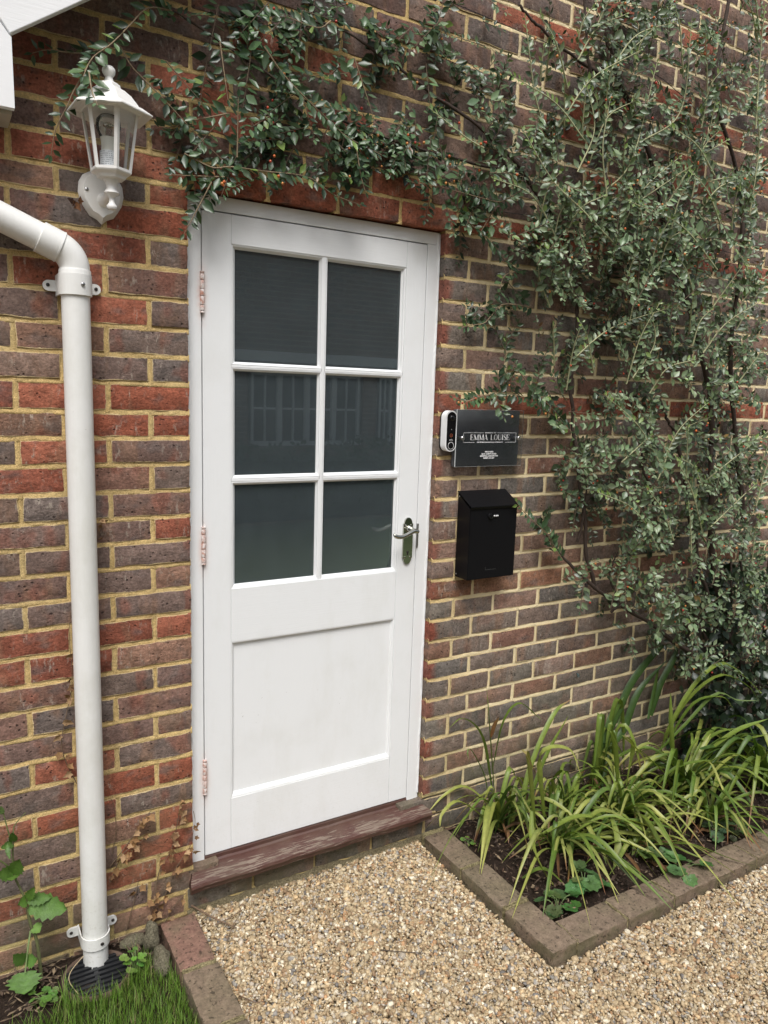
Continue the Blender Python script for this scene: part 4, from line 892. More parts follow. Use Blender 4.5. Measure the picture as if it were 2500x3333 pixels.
for i in range(84):
    ux, uz = random.uniform(1750, 2480), random.uniform(60, 1900)
    if uz > 1300 and ux < 2000: continue
    L = random.uniform(110, 300); dx = random.gauss(.25, .55)*L; y0_ = -.1-.18*(ux-1700)/800
    SHOOTS.append(([(ux, uz), (ux+dx*.4, uz-L*.55), (ux+dx, uz-L*random.uniform(.7, 1.0))], y0_, y0_-random.uniform(.03, .10)))
for pp, a, b_ in SHOOTS: sprig(px3(pp, a, b_), r0=.0034, neat=True, spacing=.015, ll=(.020, .034), pal=[tuple(x*1.35 for x in q) for q in GREY], twc=(.40, .40, .23), tipyoung=True, young=.06)
# woody framework
WOOD = [([(2497, 2237), (2312, 2155), (2175, 2076), (2093, 2014), (1948, 1923), (1870, 1850), (1821, 1805), (1775, 1735)], -.07, -.04, .013, .004),
 ([(1936, 1910), (1906, 1800), (1900, 1664), (1880, 1500), (1860, 1324), (1868, 1200), (1878, 983), (1850, 800)], -.04, -.05, .008, .005), ([(1880, 1760), (1905, 1640), (1905, 1500)], -.05, -.07, .005, .003),
 ([(2160, 720), (2116, 505), (2050, 330), (1988, 188), (1973, 60), (1960, -60)], -.09, -.05, .010, .006), ([(1985, 640), (1943, 414), (1915, 200), (1905, -40)], -.12, -.07, .006, .005),
 ([(2312, 1500), (2312, 1280), (2240, 1000), (2160, 720)], -.1, -.09, .011, .010), ([(2204, 1425), (2170, 1360), (2150, 1300)], -.1, -.12, .007, .004), ([(2440, 2230), (2330, 1900), (2312, 1500)], -.1, -.1, .016, .011),
 ([(2380, 2100), (2280, 1850), (2204, 1425)], -.12, -.1, .010, .007), ([(1850, 800), (1700, 560), (1540, 400), (1330, 250), (1150, 120), (900, 30)], -.05, -.05, .007, .003), ([(2050, 330), (1800, 130), (1690, 20)], -.06, -.05, .006, .004),
 ([(1700, 560), (1480, 520), (1200, 430), (950, 300), (700, 120), (560, 40)], -.05, -.04, .005, .0025), ([(2420, 1700), (2380, 1200), (2420, 700), (2330, 300), (2380, -30)], -.15, -.1, .011, .006), ([(2300, 2085), (2250, 1960), (2262, 1880)], -.08, -.1, .006, .004),
 ([(2010, 1960), (1985, 1870), (2010, 1800)], -.06, -.08, .005, .002), ([(1990, 1990), (2060, 1930), (2080, 1850)], -.06, -.09, .006, .003), ([(2130, 1640), (2090, 1480), (2150, 1330)], -.12, -.14, .006, .004)]
shrub = thing('cotoneaster_shrub', 'large cotoneaster trained over the wall, small dark leaves with red berries', 'shrub', tuple(at(2440, 2230, -.1)*np.array([1, 1, 0])))
for pp, a, b_, r0, r1 in WOOD:
    P = spline(px3(pp, a, b_), 40); P += np.stack([vnoise(np.arange(40)*.5, np.full(40, r0*900), 1), vnoise(np.arange(40)*.45, np.full(40, r0*700), 2), vnoise(np.arange(40)*.5, np.full(40, r0*500), 3)], 1)*.006
    v, f = tube_np(P, np.linspace(r0, r1, 40)*(1+.18*vnoise(np.arange(40)*.7, np.full(40, r1*800.), 3)), 8); adopt(put('branch', big('branch', v, f, smooth=True), M_bark), shrub)
# leaf mass: how thickly the plant covers the wall, cell by cell (50 px steps of a 1659 px wide view, from x=300)
DEN = """214354555655542233455544455
225545665566553323456655666
214656655556654322345556666
123656765445666432255445567
133435776545566643245545667
023346777776555666434555567
012256666777655667655666677
036666533455456677677777777
001110010011134566777777777
000000000000042356777777777
000000000000031246777777777
000000000000002235677777777
000000000000001344666777777
000000000000004422346777777
000000000000000122235777777
000000000000000223235777777
000000000000012344345677777
000000000000013234456677777
000000000000000002566777777
000000000000000001567777777
000000000000000000567777777
000000000000000000466777777
000000000000000023346777777
000000000000000012336677777
000000000000000000425577777
000000000000000000124677777
000000000000000000013567777
000000000000000000000257777
000000000000000000000035777
000000000000000000000000247
000000000000000000000000036""".split('\n')
RATE = [0, .55, 1.1, 1.8, 2.7, 3.9, 5.2, 7.0]
for j, line in enumerate(DEN):
    for i, ch in enumerate(line):
        lam = RATE[int(ch)]
        if not lam: continue
        vx = 325+50*i; scale_up = 1+.10*max(0, (vx-1000)/600); cl_ = float(vnoise(np.array([vx*.017]), np.array([j*.85]), 6)[0]); n = rng.poisson(lam*(.70 if vx > 1150 else .34)*scale_up*max(.1, 1+.9*cl_))
        for q in range(n):
            ux, uz = (300+50*(i+random.random()))*1.507, 50*(j+random.random())*1.507
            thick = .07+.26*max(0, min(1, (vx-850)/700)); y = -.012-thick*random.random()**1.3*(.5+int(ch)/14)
            p = at(ux, uz, y); left = vx < 950
            if left: dr = np.array([random.gauss(-.35, .5), random.gauss(-.15, .2), random.gauss(-.35, .55)])
            elif uz < 1100: dr = np.array([random.gauss(.0, .6), random.gauss(-.3, .25), random.gauss(.25, .6)])
            else: dr = np.array([random.gauss(-.1, .6), random.gauss(-.35, .25), random.gauss(.05, .6)])
            dr = unit(dr); L = random.uniform(.06, .15) if left else random.uniform(.06, .17)
            bow = np.array([0, 0, -.10*L if left else random.uniform(-.15, .12)*L])
            pts = [p-dr*L/2, p+bow, p+dr*L/2+bow*2.0]
            for w_ in pts: w_[1] = min(w_[1], -.010)
            if .86 < p[0] < 1.28 and 1.0 < p[2] < 1.62 and y > -.12: continue
            g_ = max(0, min(1, (vx-800)/450)); br_ = .42+1.65*min(1, -y/(thick+.02))*(.75+.25*g_); pal = [tuple((np.array(a_)*(1-g_)+np.array(b2_)*g_)*br_) for a_, b2_ in zip(GREENS, GREY)]  # leaf colour itself lightened outwards as if sunlit, darkened inwards as if shaded
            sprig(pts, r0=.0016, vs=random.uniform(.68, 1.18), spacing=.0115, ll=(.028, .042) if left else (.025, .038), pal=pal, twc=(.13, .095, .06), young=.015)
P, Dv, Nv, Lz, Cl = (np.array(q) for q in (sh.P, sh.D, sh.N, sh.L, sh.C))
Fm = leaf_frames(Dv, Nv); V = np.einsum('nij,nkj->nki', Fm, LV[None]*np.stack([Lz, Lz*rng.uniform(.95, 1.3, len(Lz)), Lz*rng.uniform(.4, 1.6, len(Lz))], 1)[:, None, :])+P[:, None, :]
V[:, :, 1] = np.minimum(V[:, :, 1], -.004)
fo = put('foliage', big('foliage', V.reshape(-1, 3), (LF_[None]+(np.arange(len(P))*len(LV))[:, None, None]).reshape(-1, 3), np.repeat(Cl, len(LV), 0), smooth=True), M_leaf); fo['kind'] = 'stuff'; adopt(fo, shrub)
tw = put('twigs', sh.tw.mesh('twigs'), M_twig); tw['kind'] = 'stuff'; adopt(tw, shrub)
def leaf_mesh(col, nm):
    v = LV.copy(); return big(nm, v, LF_, np.repeat([col], len(v), 0), smooth=True)
LVAR = []
for c in GREENS+[(.06, .098, .048), (.16, .24, .06), (.047, .072, .044)]:
    for f_ in (.85, 1.15):
        m_ = leaf_mesh(tuple(x*f_ for x in c), 'leaf'); m_.materials.append(M_leaf); LVAR.append((np.array(c)*f_, m_))
extra = Heap(); sv = sh.single; random.shuffle(sv)
inv = Matrix.Translation(shrub.location).inverted()
for i, (p, d_, n_, l, c) in enumerate(sv):
    Fm1 = leaf_frames(np.array([d_]), np.array([n_]))[0]
    if i < 300:
        m_ = min(LVAR, key=lambda q: np.abs(q[0]-np.array(c)).sum())[1]; o = bpy.data.objects.new('leaf', m_); C.objects.link(o); o.parent = shrub; o.matrix_parent_inverse = inv
        o.matrix_basis = Matrix([[*(Fm1[r_]*np.array([l, l*random.uniform(.9, 1.15), l*random.uniform(.6, 1.4)])), p[r_]] for r_ in range(3)]+[[0, 0, 0, 1]])
    else: extra.add(LV*l @ Fm1.T+p, LF_, c)
if extra.n: o = put('sprig_leaves', extra.mesh('sprig_leaves'), M_leaf); o['kind'] = 'stuff'; adopt(o, shrub)
# berries
nb = 300; bp = []
allp = P[(P[:, 0] > .2)]
pick = allp[rng.choice(len(allp), nb)]; pick = pick+np.stack([rng.normal(0, .006, nb), -.012-rng.random(nb)*.03, rng.normal(0, .006, nb)], 1)
man = [(1478, 590), (1493, 1310), (1505, 1312), (1549, 1298), (1658, 1254), (1776, 1347), (723, 598), (730, 592), (727, 603), (880, 525), (893, 508), (1094, 70), (1048, 330), (872, 350), (1380, 464), (1325, 467)]
mp = np.array([at(a, b_, -.095) for a, b_ in man]); bpos = np.vstack([pick, mp]); n = len(bpos)
V = IV[None]*rng.uniform(.0036, .0052, (n, 1, 1))*np.array([1, 1, 1.12])+bpos[:, None, :]; bc = np.array([(.42, .06, .02), (.50, .12, .03), (.36, .035, .02), (.48, .19, .05)])[rng.choice(4, n)]
o = put('berries', big('berries', V.reshape(-1, 3), (IF[None]+(np.arange(n)*len(IV))[:, None, None]).reshape(-1, 3), np.repeat(bc, len(IV), 0), smooth=True), col_mat('berry', .3, .1, 200)); o['kind'] = 'stuff'; adopt(o, shrub)
# training wires and vine eyes on the wall
def wire(name, label, pts, r=.0012):
    b = MB(); b.tube(spline(pts, 16), r, 6); return tag(b.out(name, M_wire), label, 'wire')
wire('training_wire', 'thin black training wire stretched across the upper wall behind the shrub', px3([(1453, 0), (1700, 105), (1890, 181), (2120, 232), (2330, 420)], -.012))
wire('training_wire', 'thin black training wire low across the shrub near the lantern side branches', px3([(1640, 690), (2056, 746), (2177, 765), (2400, 830)], -.012))
for px__, py__, lab in ((1878, 2192, 'small verdigris vine eye nailed in the brickwork above the strap leaves'), (1905, 1901, 'small dark vine eye nailed beside the shrub\'s lowest branch')):
    p = at(px__, py__, -.002); b = MB(); b.tube([p+[0, .02, 0], p+[0, -.004, 0], p+[-.022, -.030, .004]], [.002, .0026, .0018], 8); b.tube([p+[-.022+.006*math.cos(a), -.030, .004+.006*math.sin(a)] for a in np.linspace(0, 6.0, 12)], .0013, 6)
    tag(b.out('vine_eye', simple('verdigris' if py__ > 2000 else 'old_iron', (.07, .12, .12) if py__ > 2000 else (.03, .03, .035), .6, .4)), lab, 'wall nail')

# ------------------------------------------------------------------ strap-leaved plants in the bed
def blade(P, wid, c0, c1, tipc=None, fold=.22, twist=0.0, cut=False):
    P = spline(P, 16); n = len(P); T = unit(np.gradient(P, axis=0)); side = unit(np.cross(T, np.array([0, 0, 1.0])+1e-4)); N_ = np.cross(side, T)
    t = np.linspace(0, 1, n); ang = twist*t; s2 = side*np.cos(ang)[:, None]+N_*np.sin(ang)[:, None]; n2 = np.cross(s2, T)
    wv = wid*np.minimum(1, .55+2.2*t)*(np.ones(n) if cut else np.clip((1-t)*2.6, .03, 1)**.75)
    V = np.concatenate([P-s2*wv[:, None]/2+n2*(wv*fold)[:, None], P, P+s2*wv[:, None]/2+n2*(wv*fold)[:, None]]); i = np.arange(n-1)
    F = np.concatenate([np.stack([i, i+1, n+i+1, n+i], -1), np.stack([n+i, n+i+1, 2*n+i+1, 2*n+i], -1)])
    m_ = t**1.3; cc = np.array(c0)*(1-m_[:, None])+np.array(c1)*m_[:, None]
    if tipc is not None: k_ = np.clip((t-.78)/.12, 0, 1)[:, None]; cc = cc*(1-k_)+np.array(tipc)*k_
    ccs = np.concatenate([cc*.92, cc*1.15, cc*.92]); return big('strap_leaf', V, F, ccs, smooth=True)
G0, G1, GY_, GD = (.09, .15, .022), (.17, .225, .038), (.40, .40, .11), (.05, .10, .022)
BRN = (.23, .105, .045)
def clump(label, base, n, hgt, spread, dirbias=(0, 0), yellow=.3, cutp=0.0, width=.0155, heroes=(), dead=11):
    cl = thing('strap_leaf_plant', label, 'plant', (base[0], base[1], .02), 'strap-leaved plants in the flower bed')
    def addb(P, *a, **k): adopt(put('leaf', blade(P, *a, **k), M_blade), cl)
    for i in range(n):
        a = random.uniform(0, 2*math.pi); h = hgt*random.uniform(.45, 1.1); sp = spread*random.uniform(.35, 1.3)
        dx, dy = math.cos(a)*sp+dirbias[0]*random.uniform(.4, 1.2), math.sin(a)*sp*.8+dirbias[1]*random.uniform(.4, 1.2)
        b0 = np.array([base[0]+random.gauss(0, .022), base[1]+random.gauss(0, .018), .01]); drop = random.uniform(.15, .95)*h
        if b0[1]+dy > -.02: dy = -.02-b0[1]
        pts = [b0, b0+[dx*.16, dy*.16, h*.55], b0+[dx*.5, dy*.5, h*.96], b0+[dx*.85, dy*.85, h*.9-drop*.3], b0+[dx*1.15, dy*1.15, max(.03, h*.72-drop)]]
        k_ = random.gauss(0, .35); nx_, ny_ = -dy*k_, dx*k_
        for w_, q_ in zip(pts, (0, .1, .45, .9, 1.3)): w_[0] += nx_*q_; w_[1] += ny_*q_
        for w_ in pts: w_[1] = min(w_[1], -.012)
        y_ = random.random() < yellow; cut = random.random() < cutp; 
        if cut: pts = pts[:4]
        addb(pts, width*random.uniform(.7, 1.2), random.choice((G0, GD, G1)), GY_ if y_ else random.choice((G1, G0, (.17, .25, .05))), BRN if random.random() < .38 and not cut else None, twist=random.uniform(-.9, .9), cut=cut)
    for i in range(dead):
        a = random.uniform(0, 2*math.pi); L = random.uniform(.08, .2); b0 = np.array([base[0]+random.gauss(0, .03), base[1]+random.gauss(0, .03), .02]); dx, dy = math.cos(a)*L, math.sin(a)*L
        pts = [b0, b0+[dx*.4, dy*.4, .06*random.random()], b0+[dx*.8, dy*.8, .02], b0+[dx, dy, .004]]
        for w_ in pts: w_[1] = min(w_[1], -.012)
        addb(pts, .012, (.16, .10, .05), BRN, twist=random.uniform(-2, 2))
    for pp, y0, y1, wd_, ca, cb, tp in heroes: addb(px3(pp, y0, y1), wd_, ca, cb, tp, twist=random.uniform(-.5, .5))
    return cl
random.seed(21)
clump('strap-leaved plant nearest the door, with tall thin upright blades against the wall', (1.17, -.10), 30, .21, .24, (.0, -.10), .45, heroes=[
    ([(1612, 2620), (1600, 2480), (1590, 2330), (1583, 2235)], -.07, -.03, .016, G0, G1, None), ([(1590, 2600), (1575, 2520), (1532, 2440), (1524, 2470), (1560, 2560)], -.06, -.10, .006, G0, G0, None),
    ([(1605, 2500), (1640, 2350), (1690, 2290), (1745, 2330), (1762, 2342)], -.07, -.12, .015, G0, G1, None), ([(1600, 2560), (1570, 2400), (1510, 2340), (1462, 2370)], -.07, -.12, .014, G0, G1, None),
    ([(1640, 2720), (1560, 2650), (1490, 2610), (1440, 2650), (1432, 2690)], -.12, -.16, .018, G1, GY_, None), ([(1600, 2400), (1612, 2360), (1625, 2335)], -.06, -.10, .018, BRN, (.35, .2, .1), None),
    ([(1690, 2700), (1720, 2520), (1800, 2330), (1860, 2275)], -.14, -.05, .020, G1, (.2, .28, .06), (.3, .18, .1)), ([(1700, 2680), (1770, 2480), (1850, 2330)], -.12, -.05, .018, G0, G1, None)])
clump('strap-leaved plant at the front of the bed with long yellowing arching leaves', (1.26, -.33), 42, .17, .30, (.02, -.10), .6, heroes=[
    ([(1740, 2700), (1720, 2480), (1708, 2450), (1750, 2530)], -.25, -.32, .020, G1, (.35, .22, .11), BRN), ([(1770, 2660), (1760, 2460), (1850, 2440), (1890, 2520)], -.28, -.36, .020, G1, GY_, None),
    ([(1730, 2640), (1735, 2760), (1790, 2870), (1850, 2920)], -.36, -.50, .020, G1, GY_, (.28, .12, .05)), ([(1990, 2660), (2010, 2760), (1992, 2900)], -.42, -.52, .026, G1, (.38, .38, .13), None),
    ([(1700, 2860), (1770, 2830), (1860, 2900)], -.40, -.48, .018, G0, G1, None), ([(1890, 2700), (1960, 2640), (2060, 2700), (2085, 2790)], -.36, -.44, .022, G1, GY_, None),
    ([(1760, 2720), (1880, 2660), (2000, 2680), (2090, 2720)], -.34, -.42, .024, G1, (.22, .29, .06), None)])
clump('dense strap-leaved plant in the middle of the bed with trimmed leaf ends', (1.60, -.30), 60, .19, .30, (.02, -.06), .45, cutp=.3, heroes=[
    ([(2010, 2560), (2000, 2420), (1985, 2380), (2030, 2470)], -.25, -.30, .022, G1, (.2, .28, .06), None), ([(2040, 2560), (2060, 2430), (2030, 2400), (2090, 2460), (2100, 2500)], -.25, -.32, .018, G1, GY_, None),
    ([(1960, 2560), (1990, 2440), (2030, 2300)], -.10, -.03, .016, GD, G0, None), ([(2150, 2620), (2250, 2560), (2300, 2640), (2270, 2720), (2230, 2740)], -.30, -.42, .020, G1, GY_, None),
    ([(2080, 2440), (2200, 2550), (2260, 2600), (2290, 2650)], -.26, -.34, .020, G1, (.3, .34, .08), None), ([(2100, 2600), (2200, 2500), (2320, 2480), (2385, 2520)], -.28, -.36, .016, G0, G1, None)])
clump('tall dark-green iris-like plant standing against the wall in mid bed', (1.72, -.07), 12, .42, .12, (.06, -.02), .05, width=.020, dead=2, heroes=[
    ([(1955, 2440), (2010, 2330), (2060, 2220), (2140, 2120), (2180, 2095)], -.06, -.04, .034, GD, (.035, .075, .02), None), ([(1970, 2450), (2030, 2380), (2080, 2250), (2170, 2150)], -.06, -.04, .030, GD, (.04, .08, .02), None),
    ([(2120, 2330), (2150, 2230), (2190, 2150), (2215, 2070)], -.06, -.03, .028, GD, (.045, .085, .025), None), ([(2110, 2340), (2130, 2250), (2145, 2170)], -.06, -.03, .018, GD, G0, None), ([(1970, 2420), (1990, 2340), (2030, 2270)], -.07, -.05, .03, GD, G0, None)])
clump('large arching strap-leaved plant at the far end of the bed', (2.02, -.28), 60, .24, .36, (.08, -.06), .2, cutp=.15, width=.018, heroes=[
    ([(2150, 2440), (2180, 2370), (2260, 2230), (2360, 2160), (2470, 2250), (2475, 2256)], -.2, -.3, .020, G1, G1, None), ([(2150, 2440), (2230, 2290), (2340, 2200), (2430, 2230), (2470, 2280)], -.2, -.3, .018, G1, G1, None),
    ([(2130, 2460), (2230, 2360), (2330, 2260), (2400, 2280), (2470, 2280)], -.2, -.3, .016, G0, (.15, .2, .08), None), ([(2190, 2480), (2184, 2370), (2183, 2255)], -.25, -.26, .020, G1, (.22, .3, .06), None),
    ([(2170, 2420), (2260, 2290), (2350, 2270), (2388, 2308)], -.2, -.3, .018, G0, G1, None), ([(2300, 2450), (2400, 2380), (2500, 2340)], -.3, -.4, .026, G1, (.2, .29, .06), None),
    ([(2320, 2440), (2420, 2410), (2500, 2440)], -.3, -.42, .028, G1, (.24, .31, .07), None), ([(2350, 2550), (2420, 2620), (2470, 2660), (2500, 2710)], -.36, -.52, .024, G1, GY_, None), ([(2300, 2620), (2400, 2680), (2450, 2705)], -.42, -.55, .018, GY_, (.35, .28, .1), BRN),
    ([(2260, 2450), (2330, 2390), (2400, 2370)], -.25, -.3, .02, G0, G1, None), ([(2280, 2440), (2380, 2420), (2500, 2390)], -.3, -.36, .03, GD, G1, None)])

clump('low strap-leaved plant tucked between the wall and the middle clump', (1.42, -.16), 34, .18, .30, (.04, -.08), .4, cutp=.1)
clump('sprawling yellow-green strap-leaved plant just behind the front edging', (1.52, -.46), 30, .13, .30, (.0, -.05), .7, width=.014, dead=8)
clump('sprawling strap-leaved plant by the far front edging, leaves over the bricks', (1.92, -.47), 30, .15, .30, (.06, -.05), .5, dead=8)
clump('strap-leaved plant at the picture edge in front of the ivy', (2.38, -.40), 40, .26, .34, (-.02, -.05), .15, width=.019, dead=3)

# ------------------------------------------------------------------ round-leaved weeds
def round_leaf(size, col, crinkle=.26, lobes=9, cup=.15, pointed=0.0):
    n, m = 18, 4; V = [(0, 0, 0)]; F = []
    for j in range(1, m+1):
        r = j/m
        for i in range(n):
            a = 2*math.pi*i/n; notch = 1-.45*math.exp(-((a-math.pi)/.45)**2) ; ed = (1+.09*math.cos(lobes*a)) if j == m else 1
            pt = 1+pointed*math.exp(-(min(a, 2*math.pi-a)/.5)**2)
            x, y = r*notch*ed*pt*math.cos(a)*.55, r*notch*ed*math.sin(a)*.5; z = cup*r*r*.5+crinkle*.35*math.sin(lobes*a)*r*r*.5-.10*abs(y)*0
            V.append((x+.25, y, z+random.gauss(0, .022)))
    F = [(0, 1+i, 1+(i+1) % n) for i in range(n)]
    Q = [(1+j*n+i, 1+(j+1)*n+i, 1+(j+1)*n+(i+1) % n, 1+j*n+(i+1) % n) for j in range(m-1) for i in range(n)]
    for q in Q: F += [(q[0], q[1], q[2]), (q[0], q[2], q[3])]
    V = np.array(V)*size; c = np.array(col)*(1+.25*(np.hypot(V[:, 0]-.25*size, V[:, 1])/size)[:, None]-.1); return big('round_leaf', V, np.array(F), c, smooth=True)
def rosette(label, base, n, size, col, hgt=.05, spread=.05, pal=None, group='low leafy weeds in the flower bed', name='weed_plant', z0=.015):
    t_ = thing(name, label, 'weed', (base[0], base[1], z0), group)
    for i in range(n):
        a = 2*math.pi*i/n+random.uniform(-.4, .4); r = spread*random.uniform(.2, 1.0); s_ = size*random.uniform(.6, 1.15); c = tuple(x*random.uniform(.8, 1.25) for x in col)
        o = put('leaf', round_leaf(s_, c), M_weed, t_); o.location = (math.cos(a)*r, math.sin(a)*r*.8, hgt*random.uniform(.3, 1.0)); o.rotation_euler = (random.uniform(-.35, .35), random.uniform(-.1, .45), a)
        st = spline([(0, 0, -.01), (math.cos(a)*r*.5, math.sin(a)*r*.4, o.location.z*.8), tuple(o.location)], 6); v, f = tube_np(st, .0016, 5); put('stalk', big('stalk', v, f, np.repeat([(.12, .17, .06)], len(v), 0), smooth=True), M_twig, t_)
    return t_
WG = (.062, .125, .030); g_ = lambda px__, py__, z=.03: tuple(atg(px__, py__, z)[:2])
rosette('clump of crinkled round-leaved weeds in the inner corner of the brick edging', g_(1815, 2945), 9, .050, WG, .045, .055)
rosette('round-leaved weed with pale green leaves just behind the front edging', g_(1900, 2890), 9, .060, (.085, .16, .05), .06, .05)
rosette('round-leaved weed spilling over the top of the front edging bricks', g_(2215, 2830), 9, .062, (.085, .165, .048), .06, .085)
rosette('small weed between the yellow strap leaves near the front edging', g_(2130, 2790), 7, .052, (.08, .15, .045), .06, .05)
rosette('tiny bright green seedling beside the edging brick nearest the wall', g_(1525, 2735), 6, .022, (.14, .24, .05), .025, .02)
rosette('ferny low weed in the far corner of the bed', g_(2390, 2700), 14, .030, (.075, .12, .04), .03, .07)
rosette('grey-green low weed beneath the arching far plant', g_(2330, 2700), 9, .045, (.075, .11, .055), .04, .06)

# ivy growing in the shade at the far end of the bed
ivy = thing('ivy_plant', 'dark ivy and shaded undergrowth at the far end of the bed', 'ivy', (2.5, -.15, 0))
n = 2600; bx = rng.uniform(2.15, 3.2, n); bz = rng.random(n)**1.5*.95; by = -.02-rng.random(n)*(.16+.35*np.clip((bx-2.3)/.6, 0, 1))
kp = bx > 2.30+.22*(bz < .4)*0+rng.normal(0, .06, n); bx, by, bz = bx[kp], by[kp], bz[kp]; n = len(bx)
Dv = np.stack([rng.normal(0, .5, n), rng.normal(-.2, .4, n), rng.normal(-.5, .4, n)], 1); Nv = np.stack([rng.normal(-.3, .4, n), rng.normal(-.8, .2, n), rng.normal(.4, .3, n)], 1); Lz = rng.uniform(.025, .055, n)
V = np.einsum('nij,nkj->nki', leaf_frames(Dv, Nv), LV[None]*np.stack([Lz, Lz*1.6, Lz], 1)[:, None, :])+np.stack([bx, by, bz], 1)[:, None, :]
V[:, :, 1] = np.minimum(V[:, :, 1], -.004)
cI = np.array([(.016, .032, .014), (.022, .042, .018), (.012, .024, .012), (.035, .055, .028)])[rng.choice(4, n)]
o = put('foliage', big('ivy_leaves', V.reshape(-1, 3), (LF_[None]+(np.arange(n)*len(LV))[:, None, None]).reshape(-1, 3), np.repeat(cI, len(LV), 0), smooth=True), M_leaf); o['kind'] = 'stuff'; adopt(o, ivy)
for i in range(7):
    x = 2.35+.13*i; v, f = tube_np(spline([(x, -.1-.05*random.random(), -.01), (x+random.gauss(0, .03), -.12, .4), (x+random.gauss(0, .08), -.10, .95)], 14), .005, 6); adopt(put('stem', big('stem', v, f, smooth=True), M_bark), ivy)

# ------------------------------------------------------------------ litter in the bed, twigs on the gravel
H = Heap(); n = 4200
X = rng.uniform(.96, 2.9, n); Y = rng.uniform(-.615, -.01, n); A = rng.uniform(0, 2*math.pi, n); Ls = rng.gamma(2, .008, n).clip(.004, .06)
for i in range(n):
    d_ = np.array([math.cos(A[i]), math.sin(A[i]), rng.normal(0, .25)])*Ls[i]; p = np.array([X[i], Y[i], .020+rng.random()*.018]); s_ = np.array([-math.sin(A[i]), math.cos(A[i]), rng.normal(0, .4)])*rng.uniform(.0012, .005)
    c = [(.07, .045, .03), (.11, .075, .045), (.045, .03, .02), (.20, .145, .09), (.085, .045, .028), (.05, .035, .025)][rng.integers(6)]; H.add(np.array([p-d_/2-s_*.3, p-s_+[0, 0, .003], p+d_/2+s_*.3, p+s_]), [[0, 1, 2, 3]], c)
tag(put('leaf_litter', H.mesh('leaf_litter', False), M_litter), 'brown dead leaf litter and mulch on the flower bed soil', 'leaf litter', kind='stuff')
def twig(label, pts, r=.0022, col=(.16, .105, .065)):
    v, f = tube_np(spline(pts, 14), np.linspace(r, r*.5, 14), 6); return tag(put('fallen_twig', big('twig', v, f, np.repeat([col], len(v), 0), smooth=True), M_twig), label, 'twig', 'fallen twigs on the gravel')
gpt = lambda x, y, z=.012: tuple(atg(x, y, z))
twig('thick forked dry twig lying on the gravel below the sill end', [gpt(612, 2940, .03), gpt(690, 2985, .025), gpt(770, 3020, .014)], .0035)
twig('short dry twig crossing the forked twig on the gravel', [gpt(700, 3010), gpt(745, 2990, .02), gpt(790, 2960, .016)], .0022)
twig('thin dry twig under the forked twig on the gravel', [gpt(740, 3060), gpt(760, 3010, .02), gpt(780, 2980, .016)], .0018)
twig('long dark twig lying in the middle of the gravel', [gpt(1240, 3092), gpt(1310, 3098, .016), gpt(1385, 3103)], .0018, (.07, .05, .035))
twig('curved twig on the gravel beside the lawn edging', [gpt(780, 3240), gpt(830, 3262, .018), gpt(860, 3258)], .0018)

# ------------------------------------------------------------------ left corner: grass, weed, dead ivy, stones
n = 26000; X = rng.uniform(-.95, -.118, n); Y = rng.uniform(-.95, -.11, n)
ed = -.185+.035*vnoise(X*9, X*0, 3)+.05*np.exp(-((X+.20)/.05)**2)-.06*(X < -.42); keep = (Y < ed) & (np.hypot(X-GX, Y-GYY) > .098); X, Y = X[keep], Y[keep]; n = len(X)
hgt = rng.uniform(.018, .046, n)*(1+.5*np.exp(-((Y-ed[keep])/.03)**2))*(1+.3*((np.hypot(X-GX, Y-GYY) < .15) & (Y < GYY-.03))); a = rng.uniform(0, 2*math.pi, n); lean = hgt*rng.uniform(.1, .7, n); wd_ = rng.uniform(.0012, .0024, n)
bs = np.stack([X, Y, np.full(n, -.006)], 1); dr = np.stack([np.cos(a), np.sin(a), np.zeros(n)], 1); pr = np.stack([-np.sin(a), np.cos(a), np.zeros(n)], 1); upv = np.array([0, 0, 1.0])
mid = bs+dr*(lean*.35)[:, None]+upv*(hgt*.62)[:, None]; tip = bs+dr*lean[:, None]+upv*hgt[:, None]
V = np.stack([bs-pr*wd_[:, None]/2, bs+pr*wd_[:, None]/2, mid-pr*wd_[:, None]*.4, mid+pr*wd_[:, None]*.4, tip], 1); F = np.array([(0, 1, 3), (0, 3, 2), (2, 3, 4)])
gc = np.array([(.13, .235, .03), (.165, .28, .042), (.10, .19, .028), (.22, .29, .07), (.30, .27, .12)])[rng.choice(5, n, p=[.33, .3, .22, .1, .05])]
tag(put('grass', big('grass', V.reshape(-1, 3), (F[None]+(np.arange(n)*5)[:, None, None]).reshape(-1, 3), np.repeat(gc, 5, 0), smooth=False), M_grass), 'patch of green lawn grass by the downpipe foot', 'grass', kind='stuff')
wd = thing('tall_weed', 'tall sow-thistle-like weed with toothed green leaves left of the downpipe', 'weed', tuple(at(135, 3215, -.06)*np.array([1, 1, 0])))
stem = px3([(140, 3230), (122, 3070), (100, 3010), (85, 2935), (70, 2900), (45, 2840), (42, 2740), (45, 2690)], -.07, -.05)
def stemp(pts, r0, r1, col=(.13, .16, .05), par=wd): P_ = spline(pts, 22); v, f = tube_np(P_, np.linspace(r0, r1, len(P_)), 7); adopt(put('stem', big('stem', v, f, np.repeat([col], len(v), 0), smooth=True), M_twig), par)
stemp(stem, .005, .002, (.12, .13, .05)); stemp(px3([(42, 2740), (28, 2710), (12, 2650), (5, 2625)], -.05, -.06), .0022, .0012); stemp(px3([(45, 2690), (60, 2670), (83, 2645)], -.05, -.06), .0015, .0008); stemp(px3([(45, 2840), (20, 2815), (-10, 2795)], -.05, -.07), .003, .002)
